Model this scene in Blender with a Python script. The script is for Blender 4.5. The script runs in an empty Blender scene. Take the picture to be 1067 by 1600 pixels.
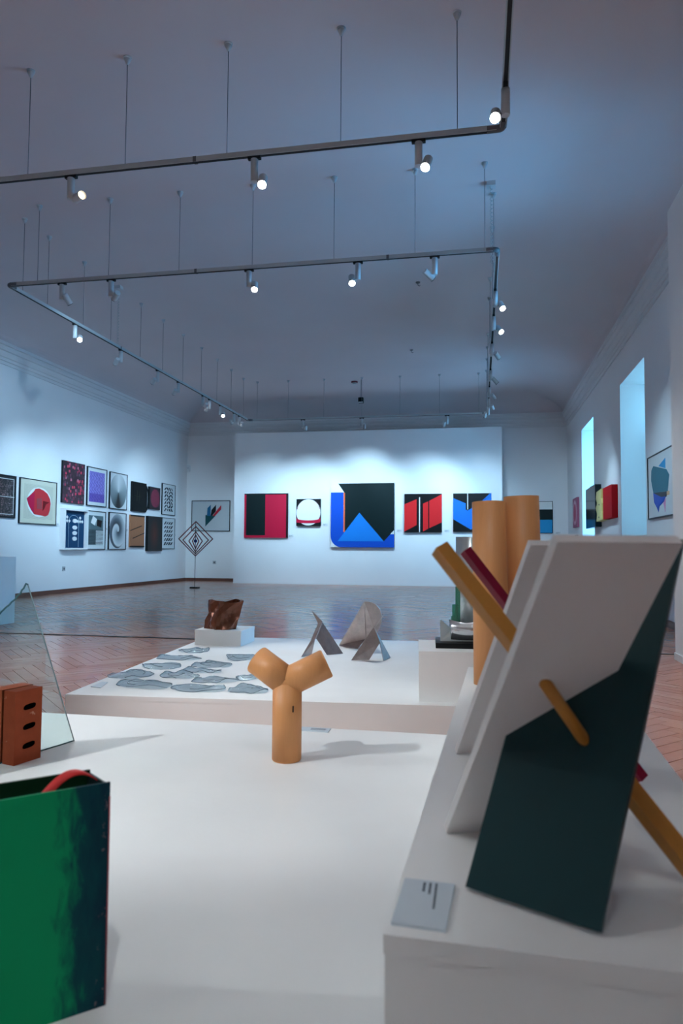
import bpy, bmesh, math, random
from mathutils import Vector, Matrix, Quaternion
rnd = random.Random(7)
scene = bpy.context.scene
col = scene.collection
rad = math.radians

# ------------------------------------------------------------------ camera
cam_d = bpy.data.cameras.new('camera'); cam = bpy.data.objects.new('camera', cam_d); col.objects.link(cam)
scene.camera = cam
cam_d.sensor_fit = 'AUTO'; cam_d.sensor_width = 36; cam_d.lens = 1109/1600*36
cam_d.clip_start = 0.05; cam_d.clip_end = 200
yaw, pitch, roll = rad(11.0), rad(3.03), rad(0.357)
fwd = Vector((-math.sin(yaw)*math.cos(pitch), math.cos(yaw)*math.cos(pitch), math.sin(pitch)))
rt0 = Vector((math.cos(yaw), math.sin(yaw), 0)); dn0 = fwd.cross(rt0)
rt = rt0*math.cos(roll) - dn0*math.sin(roll); dn = rt0*math.sin(roll) + dn0*math.cos(roll)
m = Matrix((rt, -dn, -fwd)).transposed().to_4x4(); m.translation = (0, 0, 0.8)
cam.matrix_world = m
cam_d.dof.use_dof = True; cam_d.dof.focus_distance = 4.2; cam_d.dof.aperture_fstop = 5.6

# ------------------------------------------------------------------ world: even blue daylight outside
world = bpy.data.worlds.new('world'); scene.world = world; world.use_nodes = True
bg = world.node_tree.nodes['Background']
bg.inputs['Color'].default_value = (0.13, 0.53, 1.0, 1); bg.inputs['Strength'].default_value = 27.0
vs = scene.view_settings
vs.view_transform = 'Standard'; vs.look = 'None'; vs.gamma = 1.0; vs.use_curve_mapping = False
vs.exposure = 0.68
scene.cycles.max_bounces = 12; scene.cycles.diffuse_bounces = 8; scene.cycles.glossy_bounces = 5; scene.cycles.transparent_max_bounces = 12
SPOT_GAIN = 1.0

# ------------------------------------------------------------------ room numbers (metres)
XL, XR, YB, YF = -7.25, 1.98, -4.6, 16.8
ZC, ZCOR, ZCORT = 4.31, 3.64, 3.96
WT = 0.55
WINDOWS = [(5.75, 7.05), (9.09, 10.62), (13.03, 14.5)]
WZ0, WZ1 = 1.0, 3.17
TRZ = 3.5
# portals help the renderer find the daylight through the windows
for i, (a, b) in enumerate(WINDOWS):
    ld = bpy.data.lights.new('daylight_portal', 'AREA'); ld.shape = 'RECTANGLE'; ld.size = b-a; ld.size_y = WZ1-WZ0
    ld.cycles.is_portal = True
    lo = bpy.data.objects.new('daylight_portal', ld); col.objects.link(lo)
    lo.matrix_world = Matrix.Translation((XR+WT+0.04, (a+b)/2, (WZ0+WZ1)/2)) @ Matrix(((0,0,1,0),(1,0,0,0),(0,1,0,0),(0,0,0,1)))

# ------------------------------------------------------------------ materials
class NB:
    def __init__(s, name):
        s.m = bpy.data.materials.new(name); s.m.use_nodes = True
        s.nt = s.m.node_tree; s.p = s.nt.nodes['Principled BSDF']
    def n(s, t, **kw):
        nd = s.nt.nodes.new(t)
        for k, v in kw.items(): setattr(nd, k, v)
        return nd
    def set(s, sock, v):
        if hasattr(v, 'is_linked') or isinstance(v, bpy.types.NodeSocket): s.nt.links.new(v, sock)
        elif isinstance(v, (tuple, list)) and len(v) == 3 and sock.type == 'RGBA': sock.default_value = (*v, 1)
        else: sock.default_value = v
    def math(s, op, a, b=0.0, c=0.0):
        nd = s.n('ShaderNodeMath', operation=op)
        s.set(nd.inputs[0], a); s.set(nd.inputs[1], b)
        if len(nd.inputs) > 2: s.set(nd.inputs[2], c)
        return nd.outputs[0]
    def mix(s, f, a, b, blend='MIX'):
        nd = s.n('ShaderNodeMix', data_type='RGBA', blend_type=blend)
        s.set(nd.inputs[0], f); s.set(nd.inputs[6], a); s.set(nd.inputs[7], b)
        return nd.outputs[2]
    def ramp(s, f, stops, interp='LINEAR'):
        nd = s.n('ShaderNodeValToRGB'); nd.color_ramp.interpolation = interp
        el = nd.color_ramp.elements
        while len(el) < len(stops): el.new(0.5)
        for e, (p, c) in zip(el, stops): e.position = p; e.color = (*c, 1)
        s.set(nd.inputs[0], f); return nd.outputs[0]
    def coord(s, which='Object', scale=(1,1,1), rot=(0,0,0)):
        tc = s.n('ShaderNodeTexCoord'); mp = s.n('ShaderNodeMapping')
        mp.inputs['Scale'].default_value = scale; mp.inputs['Rotation'].default_value = rot
        s.nt.links.new(tc.outputs[which], mp.inputs[0]); return mp.outputs[0]
    def uv(s):
        tc = s.n('ShaderNodeTexCoord'); sp = s.n('ShaderNodeSeparateXYZ')
        s.nt.links.new(tc.outputs['UV'], sp.inputs[0]); return sp.outputs[0], sp.outputs[1], tc.outputs['UV']
    def noise(s, vec, scale=5, detail=3, rough=0.5, dist=0):
        nd = s.n('ShaderNodeTexNoise'); nd.inputs['Scale'].default_value = scale; nd.inputs['Detail'].default_value = detail
        nd.inputs['Roughness'].default_value = rough; nd.inputs['Distortion'].default_value = dist
        if vec is not None: s.nt.links.new(vec, nd.inputs['Vector'])
        return nd.outputs['Fac']
    def bump(s, h, strength=0.2, dist=0.01):
        nd = s.n('ShaderNodeBump'); nd.inputs['Strength'].default_value = strength; nd.inputs['Distance'].default_value = dist
        s.nt.links.new(h, nd.inputs['Height']); s.nt.links.new(nd.outputs[0], s.p.inputs['Normal'])
    def pr(s, **kw):
        names = dict(color='Base Color', rough='Roughness', metal='Metallic', spec='Specular IOR Level', coat='Coat Weight',
                     trans='Transmission Weight', ior='IOR', alpha='Alpha', emit='Emission Color', es='Emission Strength')
        for k, v in kw.items(): s.set(s.p.inputs[names[k]], v)
        return s
MATS = {}
def flat(name, c, rough=0.6, metal=0.0, spec=0.18):
    if name in MATS: return MATS[name]
    b = NB(name).pr(rough=rough, metal=metal, spec=spec)
    f = b.noise(b.coord('Object'), 30, 2)
    b.pr(color=b.mix(b.math('MULTIPLY', f, 0.12), c, tuple(x*0.6 for x in c)))
    MATS[name] = b.m; return b.m
def paint_white(name, c, rough=0.6, scale=6, amt=0.05):
    b = NB(name).pr(rough=rough, spec=0.25)
    f = b.noise(b.coord('Object'), scale, 5)
    b.pr(color=b.mix(b.ramp(f, [(0.35, (0,0,0)), (0.75, (1,1,1))]), c, tuple(x*(1-amt) for x in c)))
    b.bump(b.noise(b.coord('Object'), 90, 3), 0.06, 0.004)
    MATS[name] = b.m; return b.m
WALL = paint_white('wall_paint', (0.80, 0.80, 0.81), 0.7, 1.2, 0.04)
CEIL = paint_white('ceiling_paint', (0.62, 0.56, 0.578), 0.8, 0.8, 0.05)
PLINTH = paint_white('plinth_paint', (0.84, 0.85, 0.84), 0.45, 3.0, 0.06)
REVEAL = paint_white('window_reveal_paint', (0.80, 0.80, 0.81), 0.6, 1.2, 0.03)
def wood(name, c1, c2, scale=(14, 14, 1.2), rough=0.45):
    b = NB(name).pr(rough=rough, spec=0.35)
    v = b.coord('Object', scale)
    f = b.noise(v, 3.0, 5, 0.6, 0.6); g = b.noise(b.coord('Object', tuple(x*4 for x in scale)), 5, 3)
    b.pr(color=b.mix(b.math('MULTIPLY_ADD', g, 0.35, b.math('MULTIPLY', f, 0.65)), c1, c2))
    b.bump(f, 0.04, 0.003)
    MATS[name] = b.m; return b.m
WOODL = wood('turned_light_wood', (0.74, 0.345, 0.135), (0.56, 0.24, 0.085))
WOODO = wood('orange_varnished_wood', (0.62, 0.28, 0.055), (0.48, 0.19, 0.03), (10, 10, 10), 0.4)
REDST = flat('maroon_lacquer', (0.25, 0.008, 0.035), 0.4)
# parquet
def parquet():
    b = NB('parquet_oak').pr(rough=0.2, spec=0.32, coat=0.0)
    b.p.inputs['Coat Roughness'].default_value = 0.12
    geo = b.n('ShaderNodeNewGeometry'); oi = b.n('ShaderNodeObjectInfo')
    r = b.math('FRACT', b.math('ADD', geo.outputs['Random Per Island'], b.math('MULTIPLY', oi.outputs['Random'], 7.31)))
    v = b.coord('Object', (18, 18, 18))
    g = b.noise(v, 1.5, 5, 0.65, 1.5)
    c = b.mix(r, (0.52, 0.215, 0.13), (0.66, 0.32, 0.21))
    c = b.mix(b.math('MULTIPLY', g, 0.5), c, (0.32, 0.11, 0.065))
    b.pr(color=c, rough=b.math('MULTIPLY_ADD', g, 0.12, 0.13))
    b.bump(b.noise(b.coord('Object', (1.3, 5.0, 1)), 2.2, 2), 0.25, 0.012)
    MATS['parquet'] = b.m; return b.m
PARQ = parquet()
GAP = flat('dark_joint', (0.20, 0.10, 0.07), 0.6)
STRIP = flat('black_floor_strip', (0.012, 0.010, 0.010), 0.6)
BASEB = wood('reddish_skirting_wood', (0.16, 0.06, 0.04), (0.10, 0.035, 0.025), (2, 2, 10), 0.4)
RAIL = flat('grey_rail_metal', (0.46, 0.50, 0.52), 0.4, 0.2)
RAILD = flat('dark_rail_slot', (0.02, 0.02, 0.022), 0.5)
LAMPG = flat('grey_lamp_metal', (0.52, 0.55, 0.58), 0.4, 0.1)
CONN = flat('dark_grey_connector', (0.13, 0.13, 0.14), 0.45)
ROD = flat('steel_cable', (0.22, 0.23, 0.25), 0.4, 0.5)
BLACK = flat('black_paint', (0.006, 0.007, 0.008), 0.45)
BLACKG = flat('black_gloss_board', (0.003, 0.034, 0.040), 0.42, 0.0, 0.35)
DKTEAL = flat('black_green_paint', (0.004, 0.013, 0.014), 0.5)
WHITE = flat('white_card', (0.80, 0.80, 0.79), 0.6)
CREAM = flat('cream_paper', (0.62, 0.60, 0.50), 0.6)
PAPER = flat('grey_white_paper', (0.66, 0.69, 0.70), 0.6)
FRAMEB = flat('black_picture_frame', (0.012, 0.013, 0.015), 0.4)
FRAMEW = flat('white_picture_frame', (0.74, 0.75, 0.76), 0.5)
CRIM = flat('crimson_paint', (0.55, 0.008, 0.045), 0.5)
RED = flat('bright_red_paint', (0.68, 0.018, 0.022), 0.5)
BLUE = flat('cobalt_blue_paint', (0.006, 0.075, 0.50), 0.5)
LBLUE = flat('azure_blue_paint', (0.010, 0.20, 0.66), 0.5)
MBLUE = flat('mid_blue_paint', (0.012, 0.16, 0.60), 0.5)
ORANGE = flat('orange_paint', (0.80, 0.13, 0.05), 0.5)
TEAL = flat('teal_paint', (0.02, 0.16, 0.22), 0.5)
SKYB = flat('sky_blue_paint', (0.02, 0.30, 0.60), 0.5)
PINK = flat('pink_paint', (0.75, 0.25, 0.50), 0.5)
YELL = flat('pale_yellow_paint', (0.78, 0.70, 0.26), 0.5)
STEELB = NB('board_white').pr(color=(0.84, 0.81, 0.80), rough=0.55, spec=0.3).m
def mirror_sheet():
    b = NB('crinkled_clear_film'); nt = b.nt
    bm_ = b.n('ShaderNodeBump'); bm_.inputs['Strength'].default_value = 0.55; bm_.inputs['Distance'].default_value = 0.012
    nt.links.new(b.noise(b.coord('Object', (1.0, 1.6, 1.0)), 16, 4, 0.55, 1.2), bm_.inputs['Height'])
    tr = b.n('ShaderNodeBsdfTransparent'); tr.inputs[0].default_value = (0.80, 0.88, 0.92, 1)
    gl = b.n('ShaderNodeBsdfGlossy'); gl.inputs['Roughness'].default_value = 0.12; gl.inputs['Color'].default_value = (0.62, 0.70, 0.76, 1)
    nt.links.new(bm_.outputs[0], gl.inputs['Normal'])
    mx = b.n('ShaderNodeMixShader'); mx.inputs[0].default_value = 0.40
    nt.links.new(tr.outputs[0], mx.inputs[1]); nt.links.new(gl.outputs[0], mx.inputs[2]); nt.links.new(mx.outputs[0], nt.nodes['Material Output'].inputs[0])
    return b.m
SILVER = mirror_sheet()
def steel(name, c):
    b = NB(name).pr(metal=1.0, rough=0.38)
    f = b.noise(b.coord('Object', (9, 9, 9)), 2.0, 5, 0.6)
    b.pr(color=b.mix(f, c, tuple(x*0.45 for x in c)), rough=b.math('MULTIPLY_ADD', f, 0.25, 0.25))
    return b.m
STEEL = steel('brushed_brown_steel', (0.66, 0.55, 0.51))
def copper():
    b = NB('patinated_copper_glaze').pr(rough=0.22, metal=0.45)
    f = b.noise(b.coord('Object'), 9, 4, 0.6)
    b.pr(color=b.mix(f, (0.27, 0.085, 0.045), (0.075, 0.030, 0.012)))
    return b.m
COPPER = copper()
def brick_m():
    b = NB('fired_red_clay').pr(rough=0.75, spec=0.2)
    f = b.noise(b.coord('Object'), 25, 4, 0.6)
    sp = b.noise(b.coord('Object'), 60, 2)
    c = b.mix(f, (0.42, 0.085, 0.030), (0.28, 0.05, 0.02))
    c = b.mix(b.ramp(sp, [(0.70, (0,0,0)), (0.76, (1,1,1))]), c, (0.55, 0.25, 0.17))
    b.pr(color=c); b.bump(f, 0.2, 0.004); return b.m
BRICK = brick_m()
def glass(name, tint, a=0.12, rough=0.02):
    b = NB(name); nt = b.nt
    tr = b.n('ShaderNodeBsdfTransparent'); tr.inputs[0].default_value = (*tint, 1)
    gl = b.n('ShaderNodeBsdfGlossy'); gl.inputs['Roughness'].default_value = rough
    lw = b.n('ShaderNodeLayerWeight'); lw.inputs[0].default_value = 0.25
    mx = b.n('ShaderNodeMixShader')
    nt.links.new(b.math('MULTIPLY_ADD', lw.outputs['Fresnel'], 0.7, a*0.3), mx.inputs[0])
    nt.links.new(tr.outputs[0], mx.inputs[1]); nt.links.new(gl.outputs[0], mx.inputs[2])
    nt.links.new(mx.outputs[0], nt.nodes['Material Output'].inputs[0]); return b.m
GLASS = glass('clear_glass', (0.86, 0.93, 0.92))
GLEDGE = flat('glass_edge', (0.06, 0.16, 0.17), 0.15, 0.0, 0.5)
WINGL = glass('window_glass', (0.55, 0.56, 0.56))
WINTINT = [glass('dark_dimming_window_glass', (0.16, 0.11, 0.088)), glass('light_dimming_window_glass', (0.42, 0.36, 0.34))]  # tints made up to dim daylight, keeping the window reveals from burning out
GREENG = NB('green_glass').pr(color=(0.10, 0.42, 0.28), rough=0.08, trans=0.65, ior=1.45).m
ACRYL = NB('satin_grey_metal_sheet').pr(color=(0.62, 0.70, 0.72), rough=0.3, metal=0.55).m
def lens(name, c, es):
    b = NB(name).pr(color=(0.9, 0.9, 0.85), emit=c, es=es); return b.m
LENS = lens('lit_lamp_lens', (1.0, 0.97, 0.90), 40.0)
LENSW = lens('dim_warm_lens', (1.0, 0.72, 0.42), 3.0)
# green painted box
def greenbox():
    b = NB('brushed_green_paint').pr(rough=0.55, spec=0.12)
    u, v, uvv = b.uv()
    mp = b.n('ShaderNodeMapping'); mp.inputs['Scale'].default_value = (7, 2.0, 1); mp.inputs['Rotation'].default_value = (0, 0, rad(-28))
    b.nt.links.new(uvv, mp.inputs[0])
    st = b.noise(mp.outputs[0], 3.0, 5, 0.6, 0.4)
    edge = b.math('ADD', u, b.math('MULTIPLY', b.math('SUBTRACT', st, 0.5), 0.30))
    c = b.ramp(edge, [(0.0, (0.002, 0.31, 0.115)), (0.79, (0.003, 0.27, 0.105)), (0.885, (0.003, 0.055, 0.065)), (1.0, (0.003, 0.030, 0.050))])
    sp = b.noise(uvv, 28, 3, 0.7)
    wear = b.math('MULTIPLY', b.ramp(sp, [(0.60, (0,0,0)), (0.68, (1,1,1))]), b.math('GREATER_THAN', b.math('SUBTRACT', u, b.math('MULTIPLY', v, 0.02)), 0.955))
    c = b.mix(b.math('MULTIPLY', wear, 0.6), c, (0.28, 0.18, 0.19))
    b.pr(color=c); return b.m
GREENP = greenbox()
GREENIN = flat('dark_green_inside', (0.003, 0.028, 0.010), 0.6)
REDTAPE = flat('red_strap', (0.72, 0.045, 0.045), 0.45)

# ------------------------------------------------------------------ mesh helpers
def V(*a): return Vector(a)
def link(name, me, mat, parent=None, loc=(0,0,0)):
    o = bpy.data.objects.new(name, me); col.objects.link(o)
    if mat is not None and not me.materials: me.materials.append(mat)
    o.location = loc
    if parent is not None: o.parent = parent
    return o
def thing(name, label, cat, loc=(0,0,0), group=None):
    o = bpy.data.objects.new(name, None); col.objects.link(o); o.location = loc; o.empty_display_size = 0.05
    o['label'] = label; o['category'] = cat
    if group: o['group'] = group
    return o
def tag(o, label, cat, group=None):
    o['label'] = label; o['category'] = cat
    if group: o['group'] = group
    return o
def wloc(p):
    l = Vector(p.location)
    while p.parent: p = p.parent; l += p.location
    return l
class MB:
    """collects geometry in world coordinates"""
    def __init__(s): s.bm = bmesh.new()
    def box(s, a, b, M=None):
        vs = [s.bm.verts.new((x, y, z)) for z in (a[2], b[2]) for y in (a[1], b[1]) for x in (a[0], b[0])]
        if M is not None:
            for v in vs: v.co = M @ v.co
        for f in ((0,2,3,1), (4,5,7,6), (0,1,5,4), (2,6,7,3), (0,4,6,2), (1,3,7,5)): s.bm.faces.new([vs[i] for i in f])
        return s
    def cyl(s, p0, p1, r0, r1=None, n=20, caps=True, smooth=True):
        p0, p1 = Vector(p0), Vector(p1); r1 = r0 if r1 is None else r1
        d = (p1-p0).normalized(); a = d.orthogonal().normalized(); b = d.cross(a)
        A = [s.bm.verts.new(p0 + (a*math.cos(t)+b*math.sin(t))*r0) for t in (2*math.pi*i/n for i in range(n))]
        B = [s.bm.verts.new(p1 + (a*math.cos(t)+b*math.sin(t))*r1) for t in (2*math.pi*i/n for i in range(n))]
        for i in range(n):
            f = s.bm.faces.new((A[i], A[(i+1) % n], B[(i+1) % n], B[i])); f.smooth = smooth
        if caps: s.bm.faces.new(A[::-1]); s.bm.faces.new(B)
        return s
    def tube(s, pts, r, n=8):
        pts = [Vector(p) for p in pts]; rings = []; a = None
        for i, p in enumerate(pts):
            d = (pts[min(i+1, len(pts)-1)] - pts[max(i-1, 0)]).normalized()
            if a is None: a = d.orthogonal().normalized()
            a = (a - d*a.dot(d)).normalized(); b = d.cross(a)
            rings.append([s.bm.verts.new(p + (a*math.cos(2*math.pi*k/n)+b*math.sin(2*math.pi*k/n))*r) for k in range(n)])
        for A, B in zip(rings, rings[1:]):
            for i in range(n):
                f = s.bm.faces.new((A[i], A[(i+1) % n], B[(i+1) % n], B[i])); f.smooth = True
        s.bm.faces.new(rings[0][::-1]); s.bm.faces.new(rings[-1]); return s
    def prism(s, pts, off):
        off = Vector(off); pts = [Vector(p) for p in pts]
        A = [s.bm.verts.new(p) for p in pts]; B = [s.bm.verts.new(p+off) for p in pts]
        n = len(pts)
        s.bm.faces.new(A); s.bm.faces.new(B[::-1])
        for i in range(n): s.bm.faces.new((A[i], B[i], B[(i+1) % n], A[(i+1) % n]))
        return s
    def plates(s, faces, th):
        for f in faces:
            f = [Vector(p) for p in f]
            nrm = (f[1]-f[0]).cross(f[2]-f[0]).normalized()
            s.prism([p - nrm*th/2 for p in f], nrm*th)
        return s
    def sphere(s, c, r, u=20, v=12):
        r_ = bmesh.ops.create_uvsphere(s.bm, u_segments=u, v_segments=v, radius=r, matrix=Matrix.Translation(c))
        for vt in r_['verts']:
            for f in vt.link_faces: f.smooth = True
        return s
    def mesh(s, name, off=(0,0,0), bevel=0.0, seg=2):
        if bevel: bmesh.ops.bevel(s.bm, geom=[e for e in s.bm.edges if e.is_manifold and e.calc_face_angle(0) > 0.6], offset=bevel, segments=seg, affect='EDGES', clamp_overlap=True)
        bmesh.ops.recalc_face_normals(s.bm, faces=s.bm.faces)
        off = Vector(off)
        for v in s.bm.verts: v.co -= off
        me = bpy.data.meshes.new(name); s.bm.to_mesh(me); s.bm.free(); return me
    def part(s, name, mat, parent, bevel=0.0, **kw):
        return link(name, s.mesh(name, wloc(parent), bevel, **kw), mat, parent)
    def top(s, name, mat, label, cat, loc, bevel=0.0, group=None):
        return tag(link(name, s.mesh(name, loc, bevel), mat, None, loc), label, cat, group)
    def struct(s, name, mat, parent=None, bevel=0.0):
        o = link(name, s.mesh(name, (0,0,0), bevel), mat, parent)
        if parent is None: o['kind'] = 'structure'
        return o

# ------------------------------------------------------------------ room shell
floor = MB().box((XL-WT, YB-WT, -0.25), (XR+WT, YF+WT, -0.014)).struct('floor', GAP)
MB().box((XL-WT, YB-WT, -0.25), (XL, YF+WT, 4.5)).struct('wall_left', WALL)
MB().box((XL, YF, -0.25), (XR, YF+WT, 4.5)).struct('wall_far', WALL)
MB().box((XL, YB-WT, -0.25), (XR, YB, 4.5)).struct('wall_back', WALL)
w = MB()
w.box((XR, YB-WT, -0.25), (XR+WT, YF+WT, WZ0)); w.box((XR, YB-WT, WZ1), (XR+WT, YF+WT, 4.5))
ys = [YB-WT] + [v for ab in WINDOWS for v in ab] + [YF+WT]
for a, b in zip(ys[0::2], ys[1::2]): w.box((XR, a, WZ0), (XR+WT, b, WZ1))
w.struct('wall_right', REVEAL)
# ceiling with a coved edge
def loop(ins, z):
    return [(XL+ins, YB+ins, z), (XR-ins, YB+ins, z), (XR-ins, YF-ins, z), (XL+ins, YF-ins, z)]
cb = bmesh.new(); prev = None; K = 14; tmax = rad(76)
loops = [loop(-0.3, 3.9), loop(-0.001, 3.9)]
for k in range(K+1):
    t = tmax*k/K
    loops.append(loop(0.10 + 1.30*(1-math.cos(t)), 3.93 + (ZC-3.93)*math.sin(t)/math.sin(tmax)))
for li, L in enumerate(loops):
    cur = [cb.verts.new(p) for p in L]
    if prev:
        for i in range(4):
            f = cb.faces.new((prev[i], prev[(i+1) % 4], cur[(i+1) % 4], cur[i])); f.smooth = False
    prev = cur
cb.faces.new(prev)
# smooth along the cove, crease at the mitres
bmesh.ops.recalc_face_normals(cb, faces=cb.faces)
for f in cb.faces: f.smooth = True
for e in cb.edges:
    if len(e.link_faces) == 2 and e.calc_face_angle(0) > rad(9): e.smooth = False
me = bpy.data.meshes.new('ceiling'); cb.to_mesh(me); cb.free()
ceil = link('ceiling', me, CEIL); ceil['kind'] = 'structure'
TRIM = paint_white('cornice_paint', (0.70, 0.70, 0.71), 0.7, 2.0, 0.04)
# cornice: stepped profile swept round the room
prof = [(0, ZCOR), (0.018, ZCOR), (0.018, ZCOR+0.05), (0.035, ZCOR+0.055), (0.035, ZCOR+0.10), (0.05, ZCOR+0.11), (0.065, ZCOR+0.15),
        (0.065, ZCOR+0.19), (0.085, ZCOR+0.20), (0.10, ZCOR+0.235), (0.10, ZCOR+0.265), (0.12, ZCOR+0.27), (0.12, ZCORT-0.0), (0.0, ZCORT)]
def sweep(name, p0, p1, inward):
    p0, p1, inward = Vector(p0), Vector(p1), Vector(inward)
    mb = MB(); d = (p1-p0).normalized()
    A = [mb.bm.verts.new(p0 + inward*x + d*x + Vector((0,0,z))) for x, z in prof]
    B = [mb.bm.verts.new(p1 + inward*x - d*x + Vector((0,0,z))) for x, z in prof]
    n = len(prof)
    for i in range(n): mb.bm.faces.new((A[i], B[i], B[(i+1) % n], A[(i+1) % n]))
    mb.bm.faces.new(A); mb.bm.faces.new(B[::-1])
    return mb.struct(name, TRIM)
sweep('trim_1', (XL, YB, 0), (XL, YF, 0), (1, 0, 0))
sweep('trim_2', (XL, YF, 0), (XR, YF, 0), (0, -1, 0))
sweep('trim_3', (XR, YF, 0), (XR, YB, 0), (-1, 0, 0))
sweep('trim_4', (XR, YB, 0), (XL, YB, 0), (0, 1, 0))
BH = 0.07
MB().box((XL, YB, -0.01), (XL+0.025, YF, BH)).struct('baseboard_left', BASEB)
MB().box((XL+0.025, YF-0.025, -0.01), (XR-0.025, YF, BH)).struct('baseboard_far', BASEB)
MB().box((XR-0.025, YB, -0.01), (XR, YF, BH)).struct('baseboard_right', BASEB)
# windows deep in the right wall
for i, (a, b) in enumerate(WINDOWS):
    root = bpy.data.objects.new('window_%d' % (i+1), None); col.objects.link(root); root['kind'] = 'structure'
    root.location = (XR+WT-0.08, (a+b)/2, WZ0)
    x0, x1 = XR+WT-0.11, XR+WT-0.05
    f = MB(); t = 0.06; mid = (a+b)/2
    f.box((x0, a, WZ0), (x1, a+t, WZ1)); f.box((x0, b-t, WZ0), (x1, b, WZ1))
    f.box((x0, a+t, WZ0), (x1, b-t, WZ0+t)); f.box((x0, a+t, WZ1-t), (x1, b-t, WZ1))
    f.part('window_frame', FRAMEW, root)
    MB().box((x0+0.005, mid-0.025, WZ0+t), (x1-0.005, mid+0.025, WZ1-t)).part('mullion', FRAMEW, root)
    MB().box((x0+0.007, a+t, 2.35), (x1-0.007, mid-0.025, 2.40)).part('glazing_bar', FRAMEW, root)
    MB().box((x0+0.007, mid+0.025, 2.35), (x1-0.007, b-t, 2.40)).part('glazing_bar', FRAMEW, root)
    for (ya, yb_) in ((a+t, mid-0.025), (mid+0.025, b-t)):
        for (za, zb) in ((WZ0+t, 2.35), (2.40, WZ1-t)):
            q = MB(); q.bm.faces.new([q.bm.verts.new(p) for p in ((x0+0.03, ya, za), (x0+0.03, yb_, za), (x0+0.03, yb_, zb), (x0+0.03, ya, zb))])
            q.part('pane', WINGL if i == 0 else WINTINT[i-1], root)
    MB().box((XR-0.03, a-0.03, WZ0-0.035), (XR+WT-0.11, b+0.03, WZ0)).part('window_sill', REVEAL, root) if False else None

# ------------------------------------------------------------------ parquet: herringbone planks
PW, PN = 0.075, 6
cs, sn = math.cos(rad(45)), math.sin(rad(45))
planks = []
for b_ in range(-40, 60):
    for s_ in range(-420, 420):
        for k in (0, 1):
            if k == 0: x0, y0, lx, ly = s_ + b_*PN, s_ - b_*PN, PN, 1
            else: x0, y0, lx, ly = s_ + PN + b_*PN, s_ + 1 - PN - b_*PN, 1, PN
            cx, cy = (x0+lx/2)*PW, (y0+ly/2)*PW
            X, Y = cx*cs - cy*sn - 2.0, cx*sn + cy*cs + 5.0
            if XL-0.15 < X < XR+0.15 and YB-0.15 < Y < YF+0.15: planks.append((X, Y, k))
JY = 5.97
planks = [p for p in planks]
def plank_geo(X, Y, k, rel=False):
    L, Wd = PN*PW/2 - 0.0005, PW/2 - 0.0005
    a = rad(45) if k == 0 else rad(135)
    ca, sa = math.cos(a), math.sin(a)
    z = rnd.uniform(-0.0006, 0.0); tx, ty = rnd.uniform(-0.0006, 0.0006), rnd.uniform(-0.0004, 0.0004)
    ox, oy = (0, 0) if rel else (X, Y)
    vs = []
    for (i, j, zz, e) in [(-1,-1,-0.013,0), (1,-1,-0.013,0), (1,1,-0.013,0), (-1,1,-0.013,0), (-1,-1,0,0.0012), (1,-1,0,0.0012), (1,1,0,0.0012), (-1,1,0,0.0012)]:
        u, v = i*(L-e), j*(Wd-e)
        vs.append((ox + u*ca - v*sa, oy + u*sa + v*ca, zz + (z + tx*i + ty*j if zz == 0 else 0)))
    return vs
PF = [(4,5,6,7), (0,1,5,4), (1,2,6,5), (2,3,7,6), (3,0,4,7)]
def on_rect(X, Y): return (-1.85 < X < 0.65 and 2.95 < Y < 5.1) or (-3.2 < X < 0.5 and Y < 2.7)
cand = [(X*X+Y*Y, i) for i, (X, Y, k) in enumerate(planks)
        if Y > 2.75 and not on_rect(X, Y) and (0.13 < X/Y < 0.305 or -0.80 < X/Y < -0.33)]
cand.sort(); chosen = {i for _, i in cand[:300]}
vv, ff = [], []
for i, (X, Y, k) in enumerate(planks):
    if i in chosen:
        me = bpy.data.meshes.new('plank'); me.from_pydata(plank_geo(X, Y, k, True), [], PF); me.materials.append(PARQ)
        o = bpy.data.objects.new('plank', me); col.objects.link(o); o.location = (X, Y, 0); o.parent = floor
    else:
        n0 = len(vv); vv += plank_geo(X, Y, k); ff += [tuple(n0+j for j in f) for f in PF]
me = bpy.data.meshes.new('parquet'); me.from_pydata(vv, [], ff); me.materials.append(PARQ)
pq = link('parquet', me, None, floor); pq['kind'] = 'stuff'
MB().box((XL+0.03, JY-0.014, -0.01), (XR-0.03, JY+0.014, 0.004)).part('floor_joint_strip', STRIP, floor)

# ------------------------------------------------------------------ free-standing partitions
PY = 15.87
t = thing('partition_wall', 'wide white partition in front of the far wall carrying five abstract paintings', 'partition', (-2.58, PY+0.15, 0))
MB().box((-5.655, PY, 0.0), (0.495, PY+0.30, 3.52)).part('panel', WALL, t)
MB().box((-5.66, PY-0.004, 0.0), (0.50, PY+0.304, 0.03)).part('floor_edging', FRAMEW, t)
t = thing('partition_wall', 'tall white partition end at the right edge of the room', 'partition', (1.55, 4.9, 0))
MB().box((1.43, 4.1, 0.0), (1.66, 5.71, 3.41)).part('panel', WALL, t)
MB().box((1.422, 4.092, 0.0), (1.668, 5.718, 0.05)).part('floor_edging', FRAMEW, t)

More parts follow.
